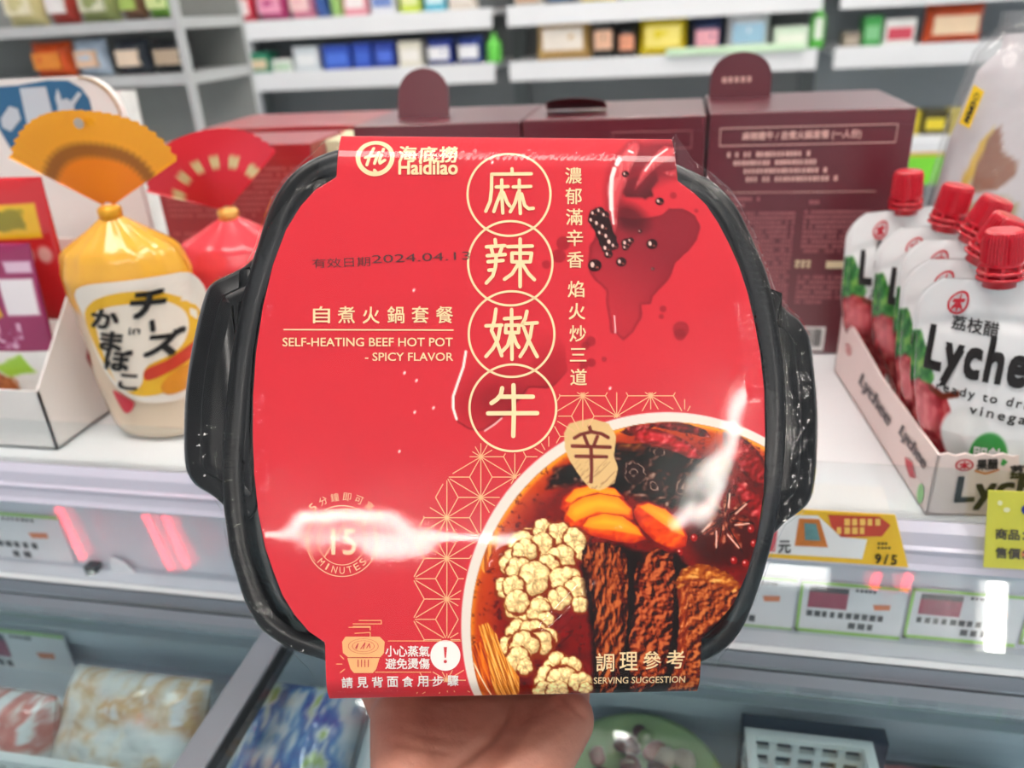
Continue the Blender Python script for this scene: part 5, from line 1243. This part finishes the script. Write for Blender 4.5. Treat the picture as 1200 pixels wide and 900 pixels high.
goods('bottle', 'bottle', 'bright green bottle at the end of lower soap shelf', 'bottle', 569, 588, 30, 2, '#66c94e')
# snack shelves
goods('bag', 'snack_bag', 'white snack bag on the upper snack shelf', 'snack bag', 600, 636, 22, 1, '#e4dcd0', '#c9a184')
goods('bag', 'snack_bag', 'black snack bag on the upper snack shelf', 'snack bag', 638, 676, 22, 1, '#26303c', '#5a86b8')
goods('bag', 'snack_bag', 'yellow snack bag on the upper snack shelf', 'snack bag', 678, 722, 22, 1, '#d8c838', '#eee6a0')
goods('bag', 'snack_bag', 'mint green snack bag on the upper snack shelf', 'snack bag', 726, 800, 20, 1, '#b4dcae', '#e3f2df')
goods('bag', 'snack_bag', 'pale lime snack bag on the upper snack shelf', 'snack bag', 806, 880, 20, 1, '#c9e4b8', '#eef6e4')
goods('bag', 'snack_bag', 'wide gold edged chip bag on the lower snack shelf', 'snack bag', 626, 694, 46, 2, '#c9a464', '#efe6da')
goods('bag', 'snack_bag', 'black snack bag with peach panel beside chip bag', 'snack bag', 692, 722, 40, 2, '#3b3c3c', '#e3b79a')
goods('bag', 'snack_bag', 'small black snack bag with orange panel beside yellow bag', 'snack bag', 722, 746, 32, 2, '#2e3034', '#e09a7a')
goods('bag', 'snack_bag', 'bright yellow snack bag on the lower snack shelf', 'snack bag', 746, 806, 42, 2, '#e8d21e', '#f3e27a')
goods('bag', 'snack_bag', 'pink and navy snack bag on the lower snack shelf', 'snack bag', 808, 846, 34, 2, '#2f3d66', '#e8a6b4')
goods('bag', 'snack_bag', 'white snack bag with blue print on lower snack shelf', 'snack bag', 848, 902, 40, 2, '#e9eef0', '#9cc4dc')
goods('box', 'snack_tray', 'pale green tray of snacks on lower snack shelf', 'tray', 904, 946, 22, 2, '#d7ead4', '#eef3e6')
goods('bottle', 'bottle', 'green bottle at the end of the lower snack shelf', 'bottle', 946, 966, 42, 2, '#5cbf4a', '#e8f2e4')
t = goods('box', 'price_strip', 'mint green price strip in front of the lower snack bags', 'price strip', 775, 948, 7, 2, '#cfeccb', None, YF - .013, dep=.012)
# chiller
goods('box', 'chilled_pack', 'green chilled pack on the chiller shelf', 'packet', 1008, 1030, 28, 2, '#3f9a4c', '#7fc088')
goods('box', 'chilled_pack', 'white chilled tub with red lid on the chiller shelf', 'tub', 1032, 1070, 24, 2, '#e6e9e6', '#c4485a')
goods('box', 'chilled_pack', 'small brown chilled pack on the chiller shelf', 'packet', 986, 1006, 14, 2, '#8a8072', '#b3a796')
goods('bag', 'frozen_bag', 'orange red food bag lying on the chiller shelf', 'bag', 1078, 1152, 36, 2, '#d1542a', '#e8cfae')
z3 = PXF(1090, 160).z
for x0, x1, c, l in ((1056, 1084, '#c8b428', 'mustard yellow pack on the lower chiller shelf'), (1086, 1116, '#4a4428', 'dark olive pack with yellow panel on the lower chiller shelf'), (1118, 1148, '#d2c03a', 'lemon yellow pack on the lower chiller shelf')):
    goods('box', 'chilled_pack', l, 'packet', x0, x1, 24, 3, c, '#e6d23c')
a = PXF(1040, 160); b = PXF(1160, 160)
t = thing('shelf_sign', 'lime green sign strip with orange line under the lower chiller packs', 'sign', ((a.x + b.x) / 2, YF - .013, PXF(1090, 215).z))
hh = z3 - PXF(1090, 215).z; w = b.x - a.x
MB().box(-w / 2, w / 2, -.001, .012, hh - .05, hh - .012).build('white_band', M_SHELF, t)
MB().box(-w / 2, w / 2, -.001, .012, hh - .062, hh - .05).build('orange_line', mat('sign_orange', '#d8a636', .4), t)
MB().box(-w / 2, w / 2, -.001, .012, 0, hh - .062).build('green_band', mat('sign_lime', '#7fdc3c', .4), t)

# ------------------------------------------------------------------ small snack rack at the far left of the freezer
YR = 1.35
def PR(x, y): return at_Y(x, y, YR)
a, b = PR(-120, 60).x, PR(222, 60).x; w = b - a
t = thing('snack_rack', 'pale grey snack rack beyond the display board', 'rack', ((a + b) / 2, YR, 0)); M_RK = mat('rack_grey', '#c3c7c7', .45, .2)
zr1, zr2 = PR(50, 30).z, PR(60, 93).z
for z in (zr1, zr2, zr2 - .25): MB().box(-w / 2, w / 2, 0, .2, z - .018, z).build('rack_shelf', M_RK, t)
for s in (-w / 2, w / 2 - .012):
    for yy in (-.0125, .2005): MB().box(s, s + .012, yy, yy + .012, 0, zr1 + .25).build('rack_post', M_RK, t)
MB().box(-w / 2, w / 2, .196, .2, 0, zr1 + .25).build('rack_back', mat('rack_back_dark', '#8d918e', .6), t)
def rk(name, label, cat, x0, x1, y0, row, col, band, kind='bag', d=.05):
    z = (zr1, zr2)[row]; yb = (30, 93)[row]; a, b = PR(x0, yb).x, PR(x1, yb).x; h = PR((x0 + x1) / 2, y0).z - z; ww = b - a
    t = thing(name, label, cat, ((a + b) / 2, YR + .02 + d / 2, z + .0008)); bag_mesh(ww * .95, h, d, x0 % 11).build('bag', mat('goods ' + col, col, .3, var=.15, scale=25), t, True)
    if band: MB().box(-ww * .3, ww * .3, -d * .52 - .001, -d * .25, h * .25, h * .7).build('label_panel', mat('goods ' + band, band, .35, var=.15, scale=25), t)
rk('snack_bag', 'pale yellow snack bag on top of the grey rack', 'snack bag', -8, 40, -25, 0, '#cfc890', '#e9e4c4')
rk('snack_bag', 'red based white snack bag on top of the grey rack', 'snack bag', 44, 78, -25, 0, '#a83c34', '#eceae8')
rk('snack_bag', 'olive green snack bag on top of the grey rack', 'snack bag', 80, 128, -25, 0, '#8f9c62', '#cfd4b8')
rk('snack_bag', 'brown and green snack bag on top of the grey rack', 'snack bag', 132, 160, -25, 0, '#7a5a48', '#a4c060')
rk('snack_bag', 'leaf green snack bag at the end of the grey rack top', 'snack bag', 162, 198, -25, 0, '#6da03c', '#cfe09a')
rk('snack_bag', 'orange red snack bag on the lower grey rack shelf', 'snack bag', 26, 76, 50, 1, '#d4541e', '#e08a2c')
rk('snack_bag', 'white and blue snack bag with beige loaf on grey rack', 'snack bag', 78, 118, 47, 1, '#b9cde0', '#e0bfa0')
rk('bread_bag', 'dark bag of pale bread sticks on the grey rack', 'bread bag', 126, 168, 47, 1, '#39404a', '#e6d3bb')
rk('bread_bag', 'dark bag of brown round bread at the grey rack end', 'bread bag', 170, 216, 47, 1, '#2e3236', '#b9a78f')
p = at_Y(205, 165, 1.05)
t = thing('sweets_bag', 'clear white bag of sweets standing beyond the red cartons', 'bag', (p.x, .93, ZD + .0006)); hh = at_Y(205, 104, .93).z - ZD
bag_mesh(.085, hh, .04, 3).build('bag', mat('goods #d9dcd8', '#d9dcd8', .2, var=.25, scale=60), t, True); MB().box(-.025, .02, -.024, -.01, hh * .3, hh * .5).build('label_panel', mat('goods #c8a0a0', '#c8a0a0', .4, var=.3, scale=60), t)

# ================================================================== price cards, tags and frozen goods
M_CARDW = mat('card_white', '#eef0f0', .4); M_GREEN = mat('card_green', '#9fd36a', .4); M_GREY = mat('card_grey_print', '#4f5558', .6); M_MEAT = mat('meat_print', '#a2455c', .4, var=.3, scale=180); M_SALMON = mat('card_orange', '#e88a5c', .5)
def price_card(label, xa, xb, y, ya, yb, Y, picture, group=None):
    """card standing against a rail: pixel span gives its place and size"""
    a = at_Y(xa, y, Y); b = at_Y(xb, y, Y); w = b.x - a.x; cx = (xa + xb) / 2; z0, z1 = at_Y(cx, yb, Y).z, at_Y(cx, ya, Y).z; h = z1 - z0
    t = thing('price_card', label, 'price card', ((a.x + b.x) / 2, Y, z0), 0, group)
    MB().box(-w / 2, w / 2, -.0007, 0, 0, h).build('card', M_CARDW, t)
    F = lambda u, v: ((u - .5) * w, -.0011, h * (1 - v))
    mb = MB()
    for u0, v0, u1, v1 in ((0, 0, 1, .06), (0, .93, 1, 1), (0, 0, .03, 1)): polyf(mb, [(u0, v0), (u1, v0), (u1, v1), (u0, v1)], F)
    mb.build('green_border', M_GREEN, t)
    if picture:
        mb = MB(); polyf(mb, [(.09, .10), (.46, .10), (.46, .20), (.09, .20)], F); mb.build('pack_lid', M_GREY, t)
        mb = MB(); polyf(mb, [(.09, .20), (.46, .20), (.46, .50), (.09, .50)], F); mb.build('pack_picture', M_MEAT, t)
    mb = MB(); text_bars(mb, .52, .09, .88, .16, 1, F, .8, .04); text_bars(mb, .09, .56, .95, .70, 1, F, .8, .075); text_bars(mb, .5, .74, .95, .88, 1, F, .85, .09); mb.build('small_print', M_GREY, t)
    mb = MB(); polyf(mb, [(.70, .36), (.86, .34), (.86, .44), (.72, .46)], F); mb.build('price_mark', M_SALMON, t)
YC = .3985
price_card('price card with meat pack picture under the yellow tag', 934, 1060, 715, 683, 744, YC, True)
price_card('price card with meat pack picture under the lychee carton', 1062, 1198, 722, 692, 752, YC, True)
price_card('price card with meat pack picture under the lime yellow tag', 1200, 1330, 728, 700, 760, YC, True)
price_card('price card without picture, partly behind the held package', 806, 932, 700, 672, 734, YC, False)
price_card('green edged price card below the retort packet carton', -54, 78, 632, 600, 658, YC, False)
# steel clip and folded paper behind the sloping pane
p = at_Y(113, 675, .3945); q = at_Y(113, 697, .3945)
t = thing('steel_clip', 'small steel clip on the lower rail beside a price card', 'clip', (p.x, .392, q.z)); MB().tube([(0, 0, 0), (0, 0, p.z - q.z + .008)], .0042, 12).build('barrel', mat('steel', '#9aa3a0', .25, .8), t, True); MB().box(-.005, .005, -.001, .006, p.z - q.z + .006, p.z - q.z + .011).build('jaw', mat('dark_steel', '#4c5356', .4, .6), t)
p = at_Y(150, 682, .396)
t = thing('paper_note', 'folded white paper note behind the sloping pane', 'paper', (p.x, .394, p.z)); MB().prism([(-.014, 0), (.018, 0), (.004, .020), (-.006, .024)], 'y', 0, .0008).build('sheet', mat('paper_white', '#f2f4f5', .6), t); MB().prism([(.004, 0), (.026, 0), (.004, .010)], 'y', -.0015, -.0005).build('fold', mat('paper_white', '#f2f4f5', .6), t)
# yellow shelf tags on the deck rail
def shelf_tag(label, pts, Y, m):
    c = [at_Y(x, y, Y) for x, y in pts]; cx = sum(p.x for p in c) / len(c); z0 = min(p.z for p in c)
    t = thing('price_tag', label, 'price tag', (cx, Y, z0)); MB().prism([(p.x - cx, p.z - z0) for p in c], 'y', -.0006, 0).build('card', m, t)
    return t, (lambda dy: (lambda x, y: (lambda p: (p.x - cx, -.0006 - dy, p.z - z0))(at_Y(x, y, Y))))
YT = .3855
t, Q = shelf_tag('yellow price tag with snack picture and 9/5 on the deck rail', [(860, 592), (1049, 603), (1064, 664), (862, 650)], YT, mat('tag_amber', '#f3c52e', .35))
mb = MB(); polyf(mb, [(862, 601), (958, 603), (985, 628), (1016, 631), (1010, 654), (862, 645)], Q(.0003)); mb.build('white_panel', M_CARDW, t)
mb = MB(); polyf(mb, [(936, 606), (960, 607), (970, 640), (931, 638)], Q(.0006)); mb.build('snack_picture', mat('snack_orange', '#c9762e', .4, var=.3, scale=200), t)
mb = MB(); polyf(mb, [(942, 611), (956, 612), (961, 632), (943, 631)], Q(.0009)); mb.build('snack_picture_label', mat('snack_teal', '#5c8a8c', .4, var=.3, scale=250), t)
mb = MB(); polyf(mb, [(970, 602), (1030, 604), (1043, 614), (1033, 627), (985, 628), (974, 616)], Q(.0006)); mb.build('burst', mat('burst_red', '#c8432c', .4), t)
mb = MB(); text_bars(mb, 980, 606, 1030, 626, 2, Q(.0009), .8, 9); mb.build('burst_print', mat('burst_cream', '#f3c765', .4), t)
mb = MB(); fit_text(mb, '9/5', (1025, 648, 1050, 659), Q(.0009), .03, spacing=1.4, rot=4); fit_text(mb, '元', (912, 632, 926, 646), Q(.0009), .02); text_bars(mb, 1028, 634, 1048, 644, 2, Q(.0009), .5, 4); mb.build('lettering', M_BLK, t)
mb = MB(); polyf(mb, [(905, 612), (912, 612), (908, 645), (900, 645)], Q(.0006)); mb.build('red_digit', mat('digit_red', '#d0505a', .4), t)
t, Q = shelf_tag('lime yellow price tag standing on the rail before the lychee carton', [(1158, 574), (1290, 580), (1290, 672), (1152, 664)], YT - .002, mat('tag_lime', '#ddd84e', .35))
mb = MB(); fit_text(mb, '商品：', (1166, 619, 1200, 631), Q(.0005), .03, rot=3); fit_text(mb, '售價：', (1166, 641, 1200, 653), Q(.0005), .03, rot=3); mb.build('lettering', mat('tag_ink', '#57524a', .5), t)
mb = MB(); disc(mb, 1171, 588, 3, 3, Q(.0005), 16); mb.build('printed_dot', mat('tag_pale', '#f1efc0', .4), t); mb = MB(); disc(mb, 1179, 596, 4, 3, Q(.0005), 16); mb.build('printed_dot', mat('tag_pale', '#f1efc0', .4), t)
mb = MB(); disc(mb, 1202, 596, 6, 6, Q(.0005), 20); mb.build('printed_blue_dot', mat('tag_blue', '#2d3f8f', .4), t)
mb = MB(); disc(mb, 1200, 648, 4, 5, Q(.0005), 16); mb.build('printed_orange_mark', M_SALMON, t)

# ------------------------------------------------------------------ in the freezer well, under the lid glass
def well(x, y, z): return at_z(x, y, z)
# price card leaning on the liner
price_card('green edged price card leaning inside the freezer under the glass', -40, 84, 770, 738, 800, .398, True)
# baskets
M_BASK = mat('white_basket_plastic', '#e9eeee', .4, var=.03)
def basket(label, p00, p11, ztop, depth, step=.0125, bar=.0042):
    """moulded basket with square openings in its walls: rim, floor and single bars"""
    x0, y0, x1, y1 = p00[0], p00[1], p11[0], p11[1]; cx, cy = (x0 + x1) / 2, (y0 + y1) / 2; w, d = (x1 - x0) / 2, (y1 - y0) / 2
    t = thing('freezer_basket', label, 'basket', (cx, cy, ztop - depth)); H = depth
    MB().box(-w, w, -d, d, 0, .003).build('floor_plate', M_BASK, t)
    for b in ((-w, w, -d, -d + .006), (-w, w, d - .006, d), (-w, -w + .006, -d + .006, d - .006), (w - .006, w, -d + .006, d - .006)): MB().box(*b, H - .004, H).build('rim', M_BASK, t)
    me_v = MB().box(-bar / 2, bar / 2, -.002, .002, 0, H - .006).build('bar', M_BASK, t); me_v.location = (-w + .004, -d + .003, 0); base = me_v
    def cp(loc, rz=0):
        o = base.copy(); COL.objects.link(o); o.location = loc; o.rotation_euler = (0, 0, rz)
    n = int(2 * w / step)
    for k in range(1, n + 1):
        for s in (-d + .003, d - .003): cp((-w + .004 + (2 * w - .008) * k / n, s, 0))
    m = int(2 * d / step)
    for k in range(m + 1):
        for s in (-w + .003, w - .003): cp((s, -d + 2 * d * k / m, 0), math.pi / 2)
    for z in np.arange(H - .004 - step, step * .5, -step):
        MB().box(-w, w, -d + .001, -d + .005, z, z + bar).build('cross_bar', M_BASK, t); MB().box(-w, w, d - .005, d - .001, z, z + bar).build('cross_bar', M_BASK, t)
        for s in (-w + .001, w - .005): MB().box(s, s + .004, -d, d, z, z + bar).build('cross_bar', M_BASK, t)
    return t
zb_ = ZG - .04
a = well(872, 905, zb_ - .02); b = well(1012, 868, zb_)
basket('white freezer basket with square openings under the right-hand lid', (a.x, b.y - .16), (b.x + .005, b.y), zb_, zb_ - ZW - .0006)
a = well(-60, 905, zb_); b = well(186, 880, zb_)
basket('white slatted freezer basket below the bread bag', (a.x - .02, b.y - .18), (b.x, b.y - .012), zb_ - .005, zb_ - .005 - ZW - .0006, .014, .006)
def frozen_bag(name, label, x0, x1, y0, z, dy, h, lean, cols, pal=None, clearfilm=False):
    """puffy frozen-food bag lying tilted in the well: back edge at the pixel line y0"""
    a, b = well(x0, y0, z), well(x1, y0, z); w = abs(b.x - a.x); h = z - ZW - .014
    t = thing(name, label, 'frozen bag', ((a.x + b.x) / 2, a.y - dy, z - h)); t.rotation_euler = (-math.atan2(dy, h), 0, 0)
    v, u = np.meshgrid(np.linspace(0, 1, 60), np.linspace(-1, 1, 60), indexing='ij')
    pr = np.clip((1 - u ** 4) * (1 - (2 * v - 1) ** 4), 0, 1) ** .5; wr = .010 * (fbm(u * 2.5, v * 4, 4, int(abs(x0)) % 17) - .5)
    L = math.hypot(dy, h)
    f = np.stack([u * w / 2, -.022 * pr + wr * pr, v * L], -1); k = f.copy(); k[..., 1] = .018 * pr + .0008
    n = fbm(u * 3.2, v * 4.5, 4, int(abs(x1)) % 13); C = np.zeros(f.shape)
    sel = np.clip((n - .3) / .4, 0, .999) * (len(cols) - 1); i = sel.astype(int); fr2 = (sel - i)[..., None]; pc = np.array([rgb(c) for c in cols]); C = pc[i] * (1 - fr2) + pc[np.minimum(i + 1, len(cols) - 1)] * fr2
    raw_grid('bag_front', f, C, printed('frozen_print_gloss', .2, .5), t); raw_grid('bag_back', k, C, printed('frozen_print_gloss', .2, .5), t)
    return t
zg = ZG - .012
frozen_bag('bread_bag', 'clear bag of pale bread rolls under the left-hand lid', 92, 262, 778, zg - .025, .055, .035, 0, ('#dfe3e2', '#e9e7e0', '#e3d3bd', '#d8b48a', '#eef0ef'))
frozen_bag('frozen_fish_bag', 'white bag with pink frozen cuts beside the leaning price card', -60, 80, 800, zg - .02, .03, .03, 0, ('#e6e6e6', '#d9a79c', '#c9675c', '#e9ecec'))
frozen_bag('frozen_dumpling_bag', 'bright blue and white frozen food bag beside the lid crossbar', 312, 440, 798, zg - .03, .12, .06, 0, ('#e8eef2', '#bcd4ea', '#3f86d0', '#2a62b8', '#dfe8ec', '#a8c860'))
frozen_bag('frozen_dumpling_bag', 'white frozen food bag behind the wrist', 442, 560, 818, zg - .03, .12, .06, 0, ('#eef2f3', '#dfe6e8', '#c4d8dc', '#f2f4f4'))
# tray of food with green rim
rr = .054; c = well(752, 878, ZW + .028); t = thing('food_tray', 'round green-rimmed tray of brown stew under the lid glass', 'tray', (c.x, min(c.y - .012, .400 - rr), ZW + .0006)); 
MB().lathe([(rr * .7, 0), (rr * .98, .026), (rr, .028), (rr * .92, .0285), (rr * .86, .024), (rr * .5, .020), (rr * .05, .020)], 36).build('tray', mat('tray_green', '#a9c98a', .4, var=.15, scale=40), t, True)
for k in range(46):
    q = random.uniform(0, 6.28); d = rr * .74 * math.sqrt(random.random()); r_ = random.uniform(.004, .008); vs = []
    bmx = bmesh.new(); bmesh.ops.create_icosphere(bmx, subdivisions=2, radius=r_)
    for v_ in bmx.verts:
        n_ = 1 + .5 * (float(vnoise(np.array(v_.co.x / r_ * 1.3 + k * 7.1), np.array(v_.co.y / r_ * 1.3 + v_.co.z / r_), k)) - .5); v_.co = Vector((v_.co.x * n_ * 1.3, v_.co.y * n_, v_.co.z * n_ * .6)); v_.co.rotate(Matrix.Rotation(q * 3, 3, 'Z'))
        v_.co += Vector((d * math.cos(q), d * math.sin(q), .025))
    MB().add([tuple(v_.co) for v_ in bmx.verts], [tuple(x.index for x in f.verts) for f in bmx.faces]).build('morsel', mat('morsel%d' % (k % 5), ('#6a342a', '#94503c', '#c3b29c', '#7d9a52', '#54241c')[k % 5], .3, var=.2, scale=120), t, True); bmx.free()
c = well(1100, 893, ZW + .03); t = thing('meat_pack', 'dark tray of red meat under cling film beside the white basket', 'meat pack', (c.x, c.y - .05, ZW + .0006))
MB().box(-.05, .05, -.05, .055, 0, .022).build('tray', mat('tray_black', '#262a2d', .4), t, bevel=.003); 
v, u = np.meshgrid(np.linspace(0, 1, 30), np.linspace(0, 1, 30), indexing='ij'); n = fbm(u * 5, v * 5, 3, 3)[..., None]
raw_grid('meat', np.stack([(u - .5) * .09, (v - .5) * .09, .024 + .006 * fbm(u * 4, v * 4, 3, 8)], -1), rgb('#8f3a42') * (1 - n) + rgb('#d9a39a') * n, printed('meat_gloss', .3), t)

for x0, x1, y0, l in ((872, 1042, 866, 'dark navy slab added behind the white basket to darken its openings')  ,):
    a, b = well(x0, y0, zb_ - .006), well(x1, y0, zb_ - .006)
    t = thing('basket_dark_backing', l, 'carton', ((a.x + b.x) / 2, a.y + .010, ZW + .0005)); w = b.x - a.x  # invented dark slab, added so the basket's openings read dark
    hh = zb_ - .008 - ZW
    MB().box(-w / 2, w / 2, 0, .012, 0, hh).build('carton', mat('navy_board', '#26384a', .5, var=.1), t, bevel=.0008)
    MB().box(-w * .3, w * .3, -.0008, .0005, hh * .3, hh * .8).build('label_panel', mat('navy_backing_panel', '#3f5870', .5), t)
